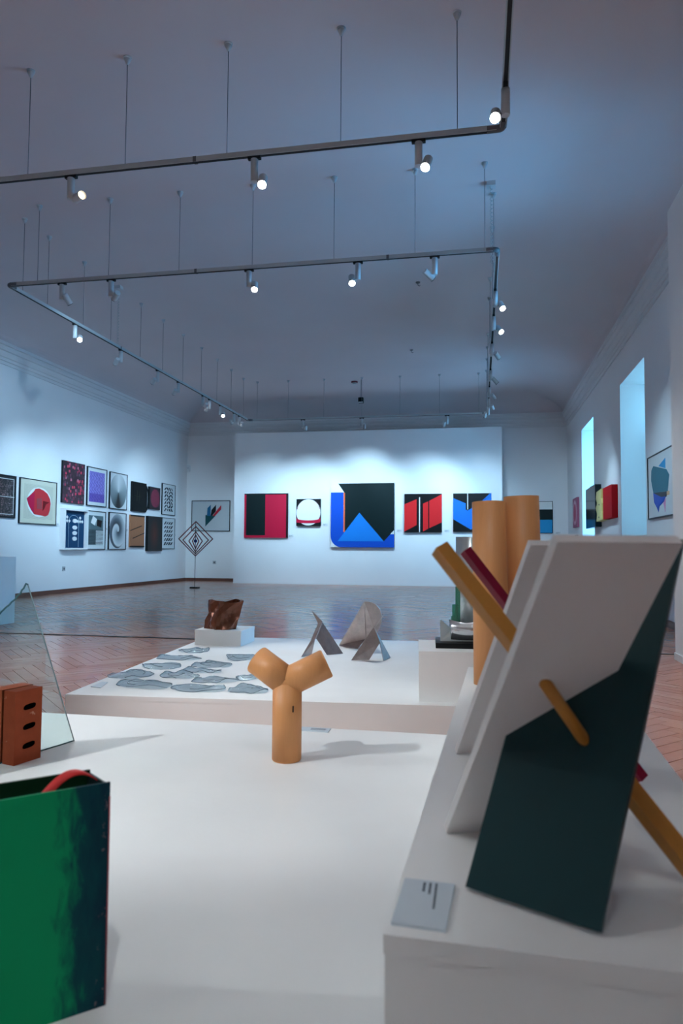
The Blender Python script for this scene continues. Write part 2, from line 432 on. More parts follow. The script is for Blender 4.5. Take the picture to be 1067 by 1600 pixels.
# ------------------------------------------------------------------ platforms and plinths
ZP, ZT = 0.15, 0.40
def rotz(cx, cy, deg): return Matrix.Translation((cx, cy, 0)) @ Matrix.Rotation(rad(deg), 4, 'Z') @ Matrix.Translation((-cx, -cy, 0))
def platform(name, label, a, b, M, cat='plinth', bev=0.006, lip=0.02):
    c = M @ Vector(((a[0]+b[0])/2, (a[1]+b[1])/2, a[2]))
    t = thing(name, label, cat, c)
    MB().box((a[0]+0.0012, a[1]+0.0012, a[2]), (b[0]-0.0012, b[1]-0.0012, b[2]-lip), M).part('body', PLINTH, t)
    MB().box((a[0], a[1], b[2]-lip), (b[0], b[1], b[2]), M).part('top_board', PLINTH, t, bevel=bev)
    return t
I4 = Matrix.Identity(4)
platform('display_platform', 'low white platform in the foreground under the wooden Y sculpture', (-3.1, -0.3, 0), (0.42, 2.565, ZP), I4)
platform('display_platform', 'low white platform behind, bearing the silver puddles and folded steel', (-1.81, 2.90, 0), (0.62, 5.02, ZP), rotz(-1.81, 2.90, 4.6))
platform('plinth', 'narrow white plinth in the right foreground under the leaning boards', (-0.10, 0.757, ZP), (0.325, 2.50, ZT), rotz(-0.10, 0.757, -2.0))
platform('plinth', 'small white block under the brown crumpled vase', (-1.893, 4.56, ZP), (-1.566, 4.87, 0.252), rotz(-1.893, 4.56, 1.0), bev=0.003)
platform('plinth', 'white block under the glass and metal sculpture', (-0.258, 3.09, ZP), (0.18, 3.49, 0.365), rotz(-0.258, 3.09, 5.0), bev=0.003)
platform('plinth', 'tall white pedestal at the left edge near the long wall', (-5.60, 6.02, 0), (-4.865, 6.81, 0.70), I4, bev=0.003)

# caption cards lying on the platforms
def card(label, pts, th, z):
    t = thing('caption_card', label, 'card', (sum(p[0] for p in pts)/4, sum(p[1] for p in pts)/4, z))
    MB().prism([(p[0], p[1], z) for p in pts], (0, 0, th)).part('card', CARDM, t)
    return t
CARDM = flat('blue_grey_card', (0.58, 0.66, 0.72), 0.35)
INK = flat('dark_ink', (0.05, 0.07, 0.10), 0.6)
c = card('pale blue caption card near the front corner of the right plinth', [(-0.094, 0.776), (-0.036, 0.772), (-0.030, 0.876), (-0.090, 0.880)], 0.004, ZT)
# three short printed lines, too blurred to read
for (x, y0, y1) in ((-0.0515, 0.812, 0.872), (-0.0585, 0.845, 0.872), (-0.0655, 0.850, 0.872)):
    y = y1; ln = MB()
    while y > y0:
        l = rnd.uniform(0.004, 0.009)
        ln.box((x-0.0013, max(y-l, y0), ZT+0.0039), (x+0.0013, y, ZT+0.0043)); y -= l+0.0014
    ln.part('printed_line', INK, c)
c = card('pale caption card behind the wooden Y sculpture at the platform edge', [(-0.660, 2.508), (-0.531, 2.503), (-0.531, 2.556), (-0.66, 2.558)], 0.003, ZP)
for yy in (2.526, 2.538): MB().box((-0.60, yy, ZP+0.0029), (-0.545, yy+0.004, ZP+0.0033)).part('printed_line', INK, c)
c = card('pale caption card at the left corner of the puddle platform', [(-1.79, 3.079), (-1.73, 3.062), (-1.767, 3.195), (-1.80, 3.2)], 0.003, ZP)

# ------------------------------------------------------------------ wooden Y
t = thing('wooden_y_sculpture', 'Y-shaped sculpture of three round pale wooden logs on the foreground platform', 'sculpture', (-0.588, 2.16, ZP))
J = V(-0.588, 2.16, 0.387); R = 0.0455
b = MB().cyl((-0.588, 2.16, ZP), (-0.588, 2.16, ZP+0.004), R-0.003, R, 40).cyl((-0.588, 2.16, ZP+0.004), J, R, R, 40)
b.sphere(J, R*0.995, 32, 16); b.part('trunk', WOODL, t)
for (dx, dy, dz) in ((-0.106, 0.014, 0.066), (0.118, 0.036, 0.058)):
    d = V(dx, dy, dz)
    b = MB().cyl(J, J+d*0.97, R, R, 40).cyl(J+d*0.97, J+d, R, R*0.93, 40)
    b.part('arm', WOODL, t)
MB().box((-0.560, 2.118, 0.305), (-0.557, 2.125, 0.323)).part('knot', flat('dark_knot', (0.05, 0.02, 0.01)), t)

# two standing logs on the right plinth
t = thing('paired_log_sculpture', 'two upright round wooden logs standing close together behind the boards', 'sculpture', (0.08, 2.22, ZT))
MB().cyl((0.036, 2.20, ZT), (0.0285, 2.225, 0.948), 0.0545, 0.0505, 40).part('log', WOODL, t)
MB().cyl((0.142, 2.268, ZT), (0.1275, 2.262, 0.968), 0.053, 0.0535, 40).part('log', WOODL, t)

# ------------------------------------------------------------------ leaning boards pierced by sticks
t = thing('leaning_board_sculpture', 'construction of two white boards and a black board pierced by coloured sticks', 'sculpture', (0.05, 1.0, ZT))
def board(bl, e, w_, v, th, mat, name):
    e = Vector(e).normalized(); v = Vector(v); n = e.cross(v).normalized()
    bl = Vector(bl)
    p = [bl, bl+e*w_, bl+e*w_+v, bl+v]
    MB().prism(p, n*(-th)).part(name, mat, t, bevel=0.0012)
vW = (0.124, -0.303, 0.409)
board((-0.048, 1.037, ZT), (0.926, 0.378, 0), 0.141, vW, 0.012, STEELB, 'white_board')
board((-0.046, 1.437, ZT), (0.926, 0.378, 0), 0.141, vW, 0.012, STEELB, 'white_board')
board((-0.018, 0.868, ZT+0.0055), (0.884, -0.468, 0), 0.157, (0.1236, 0.1375, 0.4094), 0.008, BLACKG, 'black_board')
def stick(p0, p1, wd, mat, name, rollv=(0, 0, 1), bev=0.0008):
    p0, p1 = Vector(p0), Vector(p1); d = (p1-p0).normalized()
    a = d.cross(Vector(rollv)).normalized(); b_ = a.cross(d)
    MB().prism([p0 + a*i*wd/2 + b_*j*wd/2 for i, j in ((-1,-1), (1,-1), (1,1), (-1,1))], p1-p0).part(name, mat, t, bevel=bev)
o0, o1 = V(-0.057, 1.04, 0.803), V(0.24, 0.94, 0.431)
stick(o0, o1 + (o1-o0)*0.045, 0.0215, WOODO, 'orange_stick', (0.25, -0.75, 0.6))
r0, r1 = V(-0.025, 1.31, 0.80), V(0.263, 1.27, 0.424)
stick(r0, r1, 0.0165, REDST, 'maroon_stick', (0.25, -0.75, 0.6))
a_, b_ = V(0.076, 0.879, 0.643), V(0.1205, 0.8850, 0.5775)
MB().cyl(a_ - (b_-a_)*0.12, b_ + (b_-a_)*0.06, 0.0080, 0.0074, 16).part('dowel', WOODO, t)

# ------------------------------------------------------------------ bricks clamping a glass sheet
t = thing('brick_and_glass_sculpture', 'red brick pair clamping an upright broken sheet of glass on the foreground platform', 'sculpture', (-1.39, 1.98, ZP))
gb = V(-1.343, 2.214, 0); gd = V(-0.257, -0.966, 0).normalized(); gn = V(0.966, -0.257, 0).normalized()
def gp(s, p, z): return gb + gd*s + gn*p + V(0, 0, z)
gpts = [(0, ZP), (0.206, 0.684), (0.213, 0.687), (0.222, 0.672), (0.228, 0.668), (0.234, 0.655), (0.243, 0.651), (0.252, 0.640), (0.264, 0.633), (0.272, 0.625), (0.285, 0.617), (0.30, 0.605), (0.33, 0.575), (0.42, 0.50), (0.50, 0.40), (0.52, ZP)]
MB().prism([gp(s, -0.0022, z) for s, z in gpts], gn*0.0044).part('glass_sheet', GLASS, t)
# bright ground rim of the glass
rim = MB().tube([gp(s, 0, z) for s, z in gpts[0:2]], 0.0017, 6); rim.part('ground_edge', flat('ground_glass_edge', (0.42, 0.50, 0.50), 0.2), t)
rim = MB().tube([gp(s, 0, z) for s, z in gpts[1:14]], 0.0030, 6); rim.part('broken_edge', GLEDGE, t)
rim = MB().tube([gp(0.0, 0, ZP+0.002), gp(0.5, 0, ZP+0.002)], 0.0018, 6); rim.part('ground_edge', GLEDGE, t)
def brick(p0, p1, s0, s1):
    # plain solid brick; the front one's slots are dark patches added below
    M4 = Matrix((( -gd.x, gn.x, 0, 0), (-gd.y, gn.y, 0, 0), (0, 0, 1, 0), (0, 0, 0, 1)))
    br = MB().prism([gp(s0, p0, ZP), gp(s1, p0, ZP), gp(s1, p1, ZP), gp(s0, p1, ZP)], (0, 0, 0.218)).part('brick', BRICK, t, bevel=0.002)
    return br
ba = brick(0.0045, 0.054, 0.186, 0.284)
bb = brick(-0.0045, -0.062, 0.172, 0.284)
SLOT_SHADE = flat('brick_slot_shade', (0.002, 0.0015, 0.0015), 0.95, 0.0, 0.0)  # flat black patches imitate the shade inside the brick's holes
for zc in (0.200, 0.257, 0.316):
    pts = []
    for k in range(16):
        a = 2*math.pi*k/16
        pts.append(gp(0.232 - 0.0225*math.copysign(abs(math.cos(a))**0.6, math.cos(a)), 0.0535, zc + 0.0085*math.copysign(abs(math.sin(a))**0.8, math.sin(a)) + 0.0025*math.cos(a)))
    MB().prism(pts, gn*0.0012).part('slot', SLOT_SHADE, ba)

# ------------------------------------------------------------------ open green box with red strap
t = thing('green_box', 'open-topped dark green painted box with a red strap, left foreground', 'box', (-0.62, 0.90, ZP))
P0 = V(-0.5255, 0.964, ZP); gl = V(-0.72, -0.69, 0).normalized(); gw = V(-0.062, 0.048, 0).normalized(); GW, GL, GH = 0.078, 0.34, 0.312
th = 0.004
def slab(name, a, l, w_, h, mat, uvmap=False):
    p = [a, a+l, a+l+w_, a+w_]
    mb = MB().prism(p, (0, 0, h))
    if uvmap:
        uvl = mb.bm.loops.layers.uv.new('UVMap'); L = l.length
        for f in mb.bm.faces:
            for lp in f.loops:
                lp[uvl].uv = (1 - (lp.vert.co - a).dot(l.normalized())/L*0.999, (lp.vert.co.z - ZP)/h)
    return mb.part(name, mat, t, bevel=0.0)
slab('front_panel', P0, gl*GL, gw*th, GH, GREENP, True)
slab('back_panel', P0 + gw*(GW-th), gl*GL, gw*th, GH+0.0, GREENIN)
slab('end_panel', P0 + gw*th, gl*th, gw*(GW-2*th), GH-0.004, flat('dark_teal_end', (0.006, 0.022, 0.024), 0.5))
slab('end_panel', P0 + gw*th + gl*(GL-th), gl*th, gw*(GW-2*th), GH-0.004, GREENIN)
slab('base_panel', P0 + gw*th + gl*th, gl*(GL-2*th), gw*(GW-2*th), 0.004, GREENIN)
MB().tube([P0 + gl*0.0005 + V(0,0,0.002), P0 + gl*0.0005 + V(0,0,GH-0.02)], 0.0011, 6).part('red_edge_line', flat('dull_red_edge', (0.30, 0.05, 0.06)), t)
# strap: a ribbon arching out of the box near its end
st = MB(); N_ = 22; prv = None
for k in range(N_+1):
    u = k/N_
    c_ = P0 + gl*(0.085 - 0.089*u) + gw*(0.034 + 0.010*u) + V(0, 0, GH - 0.030 + 0.040*math.sin(math.pi*(0.06+0.80*u)))
    tilt = gw*0.0045 + gl*0.002 + V(0, 0, 0.002)
    cur = [st.bm.verts.new(c_ - tilt*1.3), st.bm.verts.new(c_ + tilt*1.3)]
    if prv: f = st.bm.faces.new((prv[0], prv[1], cur[1], cur[0])); f.smooth = True
    prv = cur
o = st.part('strap', REDTAPE, t); md = o.modifiers.new('thickness', 'SOLIDIFY'); md.thickness = 0.0014; md.offset = 0

# ------------------------------------------------------------------ silver puddles
PRIM = flat('dark_film_edge', (0.16, 0.21, 0.25), 0.25, 0.3, 0.5)
PUD = [(-1.788,4.288,.086,.085,'at the back beside the block'), (-1.756,3.992,.11,.08,'second row, at the left edge'), (-1.728,3.692,.106,.085,'third row, at the left edge'),
       (-1.751,3.402,.094,.10,'far left, behind the caption card'), (-1.567,3.177,.119,.085,'front row, left'), (-1.506,3.449,.083,.085,'centre of the group'),
       (-1.458,3.80,.094,.085,'centre, towards the back'), (-1.454,3.601,.081,.055,'narrow one in the centre'), (-1.40,4.097,.09,.10,'back row, right'),
       (-1.289,3.361,.088,.075,'to the right of centre, with dark folds'), (-1.294,3.15,.116,.08,'front row, middle, the largest'), (-1.051,3.174,.074,.085,'front row, right, beside the wooden arm'),
       (-1.151,3.46,.05,.07,'small, half behind the wooden arm')]
for i, (x, y, rx, ry, where) in enumerate(PUD):
    rx *= 1.10; ry *= 1.05
    r_ = random.Random(40+i)
    ph = [r_.uniform(0, 6.28) for _ in range(6)]
    mb = MB(); rings = []
    n, K = 40, 5
    cen = mb.bm.verts.new((x, y, ZP+0.010))
    tip = r_.uniform(0, 6.28)
    def rr(a): return 1 + 0.10*math.sin(2*a+ph[0]) + 0.07*math.sin(3*a+ph[1]) + 0.04*math.sin(5*a+ph[2]) + 0.03*math.sin(9*a+ph[3]) + 0.16*max(0, math.cos(a-tip))**8
    for k in range(1, K+1):
        q = k/K; ring = []
        for j in range(n):
            a = 2*math.pi*j/n; R_ = rr(a)*q
            z = ZP + 0.0015 + 0.010*(1-q*q) + 0.017*(math.sin(3.1*q*math.cos(a-ph[4])*2+ph[5])*0.5+0.5)*(0.35+0.65*q)*(0.5+0.5*math.sin(2*a+ph[1]))
            ring.append(mb.bm.verts.new((x+rx*R_*math.cos(a), y+ry*R_*math.sin(a), z)))
        rings.append(ring)
    for j in range(n):
        mb.bm.faces.new((cen, rings[0][j], rings[0][(j+1) % n])).smooth = True
        for A, B in zip(rings, rings[1:]): mb.bm.faces.new((A[j], B[j], B[(j+1) % n], A[(j+1) % n])).smooth = True
    # rim turned down to the board
    bot = [mb.bm.verts.new((v.co.x, v.co.y, ZP)) for v in rings[-1]]
    for j in range(n): mb.bm.faces.new((rings[-1][j], bot[j], bot[(j+1) % n], rings[-1][(j+1) % n]))
    rimpts = [v.co.copy() + V(0, 0, 0.0006) for v in rings[-1]]; rip = [v.co.copy() + V(0, 0, 0.0010) for v in rings[2]]
    po = mb.top('silver_puddle', SILVER, 'flat crinkled silver puddle on the rear platform, ' + where, 'sculpture', (x, y, ZP), group='silver puddles on the rear platform')
    st_ = r_.randrange(n); rot = rimpts[st_:] + rimpts[:st_]
    MB().tube(rot[:n*5//8], 0.0015, 5).part('dark_rim', PRIM, po); MB().tube(rot[n*11//16:-2], 0.0009, 5).part('dark_rim', PRIM, po)
    rot = rip[(st_+9) % n:] + rip[:(st_+9) % n]; MB().tube(rot[:n//2], 0.0011, 5).part('ripple', PRIM, po)

# ------------------------------------------------------------------ brown crumpled vase
t = thing('crumpled_vase', 'brown glazed crumpled square vessel on the small white block', 'vase', (-1.755, 4.70, 0.252))
mb = MB(); r_ = random.Random(5)
bot4 = [(-1.868, 4.66), (-1.757, 4.585), (-1.637, 4.66), (-1.74, 4.79)]
top4 = [(-1.853, 4.70), (-1.735, 4.62), (-1.590, 4.68), (-1.70, 4.81)]
def side(pts, u):  # u in 0..4 round the outline
    i = int(u) % 4; f = u-int(u); a, b = pts[i], pts[(i+1) % 4]
    return a[0]+(b[0]-a[0])*f, a[1]+(b[1]-a[1])*f
n, K = 24, 7; rings = []
for k in range(K+1):
    v = k/K; ring = []
    for j in range(n):
        u = 4*j/n
        bx, by = side(bot4, u); tx, ty = side(top4, u)
        x, y = bx+(tx-bx)*v, by+(ty-by)*v
        cx, cy = -1.745, 4.69
        mid = math.sin(math.pi*(u % 1.0))                       # flat sides fold in, corners stay
        fold = (0.016*math.sin(math.pi*(v*1.4 + u*0.8 + 0.2)) + 0.012*math.sin(math.pi*(v*2.6 - u*1.7)))*mid
        kink = 0.016*max(0, 1-abs(v-0.60)/0.25) if (u < 0.4 or u > 3.6) else 0
        d = math.hypot(x-cx, y-cy); s_ = 1 - (fold + kink + r_.uniform(-0.003, 0.003)*(0 < k))/max(d, 0.05)
        z = 0.252 + v*(0.190 + 0.008*math.sin(u*3.1) + 0.004*math.sin(u*7.0))
        ring.append(mb.bm.verts.new((cx+(x-cx)*s_, cy+(y-cy)*s_, z)))
    rings.append(ring)
for a_i, (A, B) in enumerate(zip(rings, rings[1:])):
    for j in range(n):
        q = (A[j], A[(j+1) % n], B[(j+1) % n], B[j])
        if (j + a_i) % 2: mb.bm.faces.new((q[0], q[1], q[2])); mb.bm.faces.new((q[0], q[2], q[3]))
        else: mb.bm.faces.new((q[0], q[1], q[3])); mb.bm.faces.new((q[1], q[2], q[3]))
mb.bm.faces.new(rings[0][::-1])
o = mb.part('folded_wall', COPPER, t); md = o.modifiers.new('thickness', 'SOLIDIFY'); md.thickness = 0.005; md.offset = -1

# ------------------------------------------------------------------ folded steel figures
def steelthing(label, loc, plates):
    t = thing('folded_steel_sculpture', label, 'sculpture', loc)
    for nm, fs in plates: MB().plates(fs, 0.004).part(nm, STEEL, t)
    return t
steelthing('folded steel figure on two legs, with a pointed tip leaning left', (-0.96, 4.30, ZP), [
    ('leg_plate', [[(-0.972,4.400,0.339), (-0.841,4.402,0.151), (-0.927,4.326,0.151), (-0.997,4.330,0.250)]]),
    ('leg_plate', [[(-0.972,4.400,0.345), (-1.001,4.400,0.334), (-1.022,4.300,0.240), (-1.002,4.31,0.240)], [(-1.022,4.300,0.240), (-1.058,4.20,0.151), (-1.020,4.30,0.151), (-1.002,4.31,0.240)]]),
    ('pointed_tip', [[(-1.064,4.460,0.416), (-0.972,4.400,0.345), (-1.001,4.400,0.334)]])])
steelthing('tall folded steel half disc standing behind the two legged figures', (-0.78, 4.66, ZP), [
    ('left_plate', [[(-0.741,4.620,0.463), (-0.931,4.740,0.156), (-0.781,4.623,0.156), (-0.745,4.70,0.207)]]),
    ('round_plate', [[(-0.741,4.620,0.463), (-0.745,4.72,0.190), (-0.670,4.68,0.235), (-0.635,4.67,0.312), (-0.629,4.66,0.364), (-0.641,4.65,0.410), (-0.665,4.64,0.440), (-0.697,4.63,0.458)]]),
    ('foot_plate', [[(-0.931,4.74,0.153), (-0.86,4.66,0.153), (-0.781,4.615,0.153), (-0.70,4.66,0.153), (-0.745,4.74,0.153)]])])
steelthing('folded steel figure on two legs, with a tip leaning right', (-0.62, 4.22, ZP), [
    ('leg_plate', [[(-0.624,4.230,0.338), (-0.742,4.143,0.151), (-0.642,4.184,0.151), (-0.583,4.220,0.248)]]),
    ('leg_plate', [[(-0.617,4.230,0.332), (-0.583,4.220,0.248), (-0.555,4.17,0.151), (-0.530,4.30,0.151)]]),
    ('pointed_tip', [[(-0.559,4.250,0.418), (-0.624,4.230,0.338), (-0.610,4.238,0.340)]])])

# ------------------------------------------------------------------ glass and metal sculpture
t = thing('glass_metal_sculpture', 'tall grey curved sheet with green glass layers on a black base', 'sculpture', (-0.02, 3.3, 0.365))
MB().box((-0.192, 3.20, 0.365), (0.12, 3.43, 0.388), rotz(-0.19, 3.2, 4)).part('black_base', BLACK, t, bevel=0.002)
mb = MB(); prv = None                                     # tall sheet rolled into a curve
for k in range(13):
    u = k/12; a = rad(-160 + 150*u)
    x, y = -0.035 + 0.075*math.cos(a), 3.36 + 0.075*math.sin(a)
    cur = [mb.bm.verts.new((x, y, 0.388 + 0.03*(1-u))), mb.bm.verts.new((x, y, 0.862 - 0.10*max(0, u-0.45)**1.5*4))]
    if prv: mb.bm.faces.new((prv[0], cur[0], cur[1], prv[1])).smooth = True
    prv = cur
o = mb.part('curved_sheet', ACRYL, t); md = o.modifiers.new('thickness', 'SOLIDIFY'); md.thickness = 0.004; md.offset = 0
MB().prism([(-0.176, 3.27, 0.388), (-0.176, 3.27, 0.488), (-0.125, 3.285, 0.443), (-0.06, 3.29, 0.475), (-0.02, 3.30, 0.47), (0.02, 3.30, 0.388)], (0.0, 0.004, 0)).part('notched_sheet', ACRYL, t)
mb = MB(); prv = None                                     # shiny bowl-like fold
for k in range(9):
    u = k/8; a = rad(200 + 140*u)
    cur = [mb.bm.verts.new((-0.06+0.07*math.cos(a), 3.24+0.02*math.sin(a)+0.02, 0.40)), mb.bm.verts.new((-0.06+0.08*math.cos(a), 3.25+0.03*math.sin(a)+0.02, 0.475+0.03*abs(u-0.5)))]
    if prv: mb.bm.faces.new((prv[0], cur[0], cur[1], prv[1])).smooth = True
    prv = cur
o = mb.part('silver_fold', flat('polished_silver', (0.70, 0.73, 0.76), 0.2, 0.9), t); md = o.modifiers.new('thickness', 'SOLIDIFY'); md.thickness = 0.003
for (x0, x1, z0, z1, y0) in ((-0.108, -0.086, 0.44, 0.636, 3.272), (-0.122, -0.096, 0.46, 0.556, 3.262), (-0.127, -0.104, 0.445, 0.505, 3.252)):
    MB().prism([(x0, y0, z0), (x1, y0, z0+0.03), (x1, y0, z1), (x0, y0, z1)], (0, 0.008, 0)).part('green_glass_slab', GREENG, t)

# ------------------------------------------------------------------ diamond sculpture on a rod
t = thing('diamond_sculpture', 'thin nested diamond frames with a blue disc on a slender floor stand', 'sculpture', (-5.672, 13.627, 0))
DX, DZ, DY = -5.672, 0.99, 13.627
MB().box((DX-0.085, DY-0.06, 0), (DX+0.085, DY+0.06, 0.025)).part('base', BLACK, t, bevel=0.003)
MB().cyl((DX, DY, 0.025), (DX, DY, 1.35), 0.006, 0.006, 10).part('rod', flat('dark_rod', (0.05, 0.05, 0.055), 0.4, 0.5), t)
DRED = flat('dark_red_frame', (0.16, 0.018, 0.022), 0.5)
for (hw, zt_, zb_) in ((0.366, 1.352, 0.652), (0.275, 1.25, 0.695), (0.145, 1.145, 0.735), (0.068, 1.08, 0.80)):
    zc = 0.998 if hw > 0.3 else (0.975 if hw > 0.2 else 0.955)
    pts = [V(DX-hw, DY, zc), V(DX, DY, zt_), V(DX+hw, DY, zc), V(DX, DY, zb_)]
    mb = MB()
    for i in range(4):
        a, b = pts[i], pts[(i+1) % 4]; d = (b-a).normalized(); n_ = d.cross(V(0, 1, 0))*0.009
        mb.prism([a-n_-d*0.006, b-n_+d*0.006, b+n_+d*0.006, a+n_-d*0.006], (0, 0.012, 0))
    mb.part('diamond_frame', DRED, t)
MB().cyl((DX, DY-0.012, 0.955), (DX, DY+0.012, 0.955), 0.034, 0.034, 24).part('disc', flat('dark_blue_disc', (0.008, 0.012, 0.10), 0.4), t)

# ------------------------------------------------------------------ pictures
class Pic:
    """u: along the wall to the viewer's right, v: up, d: out of the wall"""
    def __init__(s, wall, u0, u1, v0, v1, label, name='framed_print', cat='picture', plane=None):
        s.u0, s.u1, s.v0, s.v1 = u0, u1, v0, v1
        G = 0.004
        if wall == 'L': s.f = lambda u, v, d: V(XL+G+d, u, v)
        elif wall == 'R': s.f = lambda u, v, d: V(XR-G-d, -u, v)
        else: s.f = lambda u, v, d: V(u, plane-G-d, v)
        s.t = thing(name, label, cat, s.f((u0+u1)/2, v0, 0))
        s.n = s.f(0, 0, 1) - s.f(0, 0, 0)
        s.a = (u0, v0, u1, v1); s.d = 0.0
    def rect(s, name, u0, v0, u1, v1, d0, d1, mat, bevel=0.0):
        mb = MB().prism([s.f(u0, v0, d0), s.f(u1, v0, d0), s.f(u1, v1, d0), s.f(u0, v1, d0)], s.n*(d1-d0))
        s._uv(mb, (u0, v0, u1, v1)); return mb.part(name, mat, s.t, bevel=bevel)
    def _uv(s, mb, r):
        uvl = mb.bm.loops.layers.uv.new('UVMap'); O = s.f(r[0], r[1], 0); U = s.f(1, 0, 0)-s.f(0, 0, 0)
        for f in mb.bm.faces:
            for l in f.loops: l[uvl].uv = ((l.vert.co-O).dot(U)/(r[2]-r[0]), (l.vert.co.z-O.z)/(r[3]-r[1]))
    def frame(s, w, depth, mat):
        u0, v0, u1, v1 = s.a
        for (a, b, c, d) in ((u0, v0, u1, v0+w), (u0, v1-w, u1, v1), (u0, v0+w, u0+w, v1-w), (u1-w, v0+w, u1, v1-w)):
            s.rect('frame_bar', a, b, c, d, 0.0, depth, mat)
        s.a = (u0+w, v0+w, u1-w, v1-w); return s
    def back(s, name, d1, mat, inset=0.0):
        u0, v0, u1, v1 = s.a; s.a = (u0+inset, v0+inset, u1-inset, v1-inset); s.d = d1
        s.rect(name, *s.a, 0.0 if not inset else d1-0.002, d1, mat); return s
    def pt(s, x, y, d): u0, v0, u1, v1 = s.a; return s.f(u0+(u1-u0)*x, v0+(v1-v0)*y, d)
    def poly(s, name, pts, mat, lift=0.002, k=0):
        d0 = s.d + 0.0002 + lift*k
        mb = MB().prism([s.pt(x, y, d0) for x, y in pts], s.n*lift); s._uv(mb, s.a)
        mb.part(name, mat, s.t); return s
    def many(s, name, polys, mat, lift=0.0015, k=0):
        mb = MB()
        for pts in polys: mb.prism([s.pt(x, y, s.d+0.0002+lift*k) for x, y in pts], s.n*lift)
        return mb.part(name, mat, s.t)
def ell(cx, cy, rx, ry, n=36, a0=0, a1=360): return [(cx+rx*math.cos(rad(a0+(a1-a0)*i/n)), cy+ry*math.sin(rad(a0+(a1-a0)*i/n))) for i in range(n + (0 if a1-a0 == 360 else 1))]

# --- prints as materials (flat printed images)
def pm_mosaic():
    b = NB('red_mosaic_print').pr(rough=0.45); u, v, uvv = b.uv()
    vo = b.n('ShaderNodeTexVoronoi', distance='CHEBYCHEV', feature='F1'); vo.inputs['Scale'].default_value = 13; vo.inputs['Randomness'].default_value = 0.75
    b.nt.links.new(uvv, vo.inputs['Vector'])
    sp = b.n('ShaderNodeSeparateColor'); b.nt.links.new(vo.outputs['Color'], sp.inputs[0])
    c = b.ramp(sp.outputs[0], [(0, (0.05, 0.015, 0.03)), (0.25, (0.10, 0.03, 0.06)), (0.42, (0.30, 0.02, 0.06)), (0.62, (0.09, 0.05, 0.08)), (0.76, (0.62, 0.04, 0.09)), (0.92, (0.45, 0.12, 0.18))], 'CONSTANT')
    ed = b.math('GREATER_THAN', vo.outputs['Distance'], 0.40)
    b.pr(color=b.mix(ed, c, (0.03, 0.012, 0.02))); return b.m
def pm_purple():
    b = NB('purple_wave_print').pr(rough=0.45); u, v, uvv = b.uv()
    w1 = b.math('SINE', b.math('ADD', b.math('MULTIPLY', u, 62.0), b.math('MULTIPLY', b.math('SINE', b.math('MULTIPLY', v, 26.0)), 3.0)))
    lo = b.math('LESS_THAN', v, 0.28)
    c = b.mix(b.math('MULTIPLY_ADD', w1, 0.5, 0.5), (0.05, 0.02, 0.30), (0.34, 0.30, 0.72))
    b.pr(color=b.mix(b.math('MULTIPLY', lo, 0.6), c, (0.05, 0.005, 0.26))); return b.m
def polar(b, u, v, cx, cy, asp=1.0):
    x = b.math('SUBTRACT', u, cx); y = b.math('MULTIPLY', b.math('SUBTRACT', v, cy), asp)
    r = b.math('SQRT', b.math('ADD', b.math('MULTIPLY', x, x), b.math('MULTIPLY', y, y)))
    return x, y, r, b.math('ARCTAN2', x, y)
def pm_cone():
    b = NB('grey_cone_print').pr(rough=0.45); u, v, _ = b.uv()
    x, y, r, th = polar(b, u, v, 0.5, 0.46)
    a = b.math('DIVIDE', b.math('ABSOLUTE', th), math.pi)
    x2, y2, r2, t2 = polar(b, u, v, 0.5, 0.5)
    b.pr(color=b.mix(b.math('LESS_THAN', r2, 0.49), (0.66, 0.69, 0.70), b.ramp(a, [(0, (0.62, 0.64, 0.65)), (0.45, (0.22, 0.27, 0.29)), (0.82, (0.10, 0.13, 0.14)), (0.93, (0.012, 0.014, 0.015))]))); return b.m
def pm_spiral():
    b = NB('grey_spiral_print').pr(rough=0.45); u, v, _ = b.uv()
    x, y, r, th = polar(b, u, v, 0.5, 0.5)
    tt = b.math('DIVIDE', th, 2*math.pi)
    s_ = b.math('FRACT', b.math('ADD', b.math('ADD', tt, b.math('MULTIPLY', r, 2.1)), 0.55))
    c = b.ramp(s_, [(0.0, (0.02, 0.03, 0.045)), (0.25, (0.10, 0.13, 0.16)), (0.6, (0.45, 0.50, 0.53)), (0.9, (0.70, 0.73, 0.74)), (1.0, (0.02, 0.03, 0.045))])
    b.pr(color=b.mix(b.math('LESS_THAN', r, 0.48), (0.66, 0.69, 0.70), c)); return b.m
def pm_dots():
    b = NB('magenta_dash_globe_print').pr(rough=0.45); u, v, _ = b.uv()
    x, y, r, th = polar(b, u, v, 0.52, 0.5, 1.0)
    st = b.math('GREATER_THAN', b.math('SINE', b.math('ADD', b.math('MULTIPLY', v, 95.0), b.math('MULTIPLY', b.math('SINE', b.math('MULTIPLY', u, 30.0)), 1.2))), -0.1)
    q = b.math('MULTIPLY', st, b.math('LESS_THAN', r, 0.42))
    b.pr(color=b.mix(q, (0.012, 0.010, 0.014), (0.40, 0.035, 0.09))); return b.m
def pm_glow():
    b = NB('dark_ember_print').pr(rough=0.5); u, v, _ = b.uv()
    x, y, r, th = polar(b, u, v, 0.45, 0.47, 0.7)
    b.pr(color=b.ramp(r, [(0.0, (0.10, 0.022, 0.012)), (0.16, (0.05, 0.014, 0.010)), (0.34, (0.010, 0.011, 0.013))])); return b.m
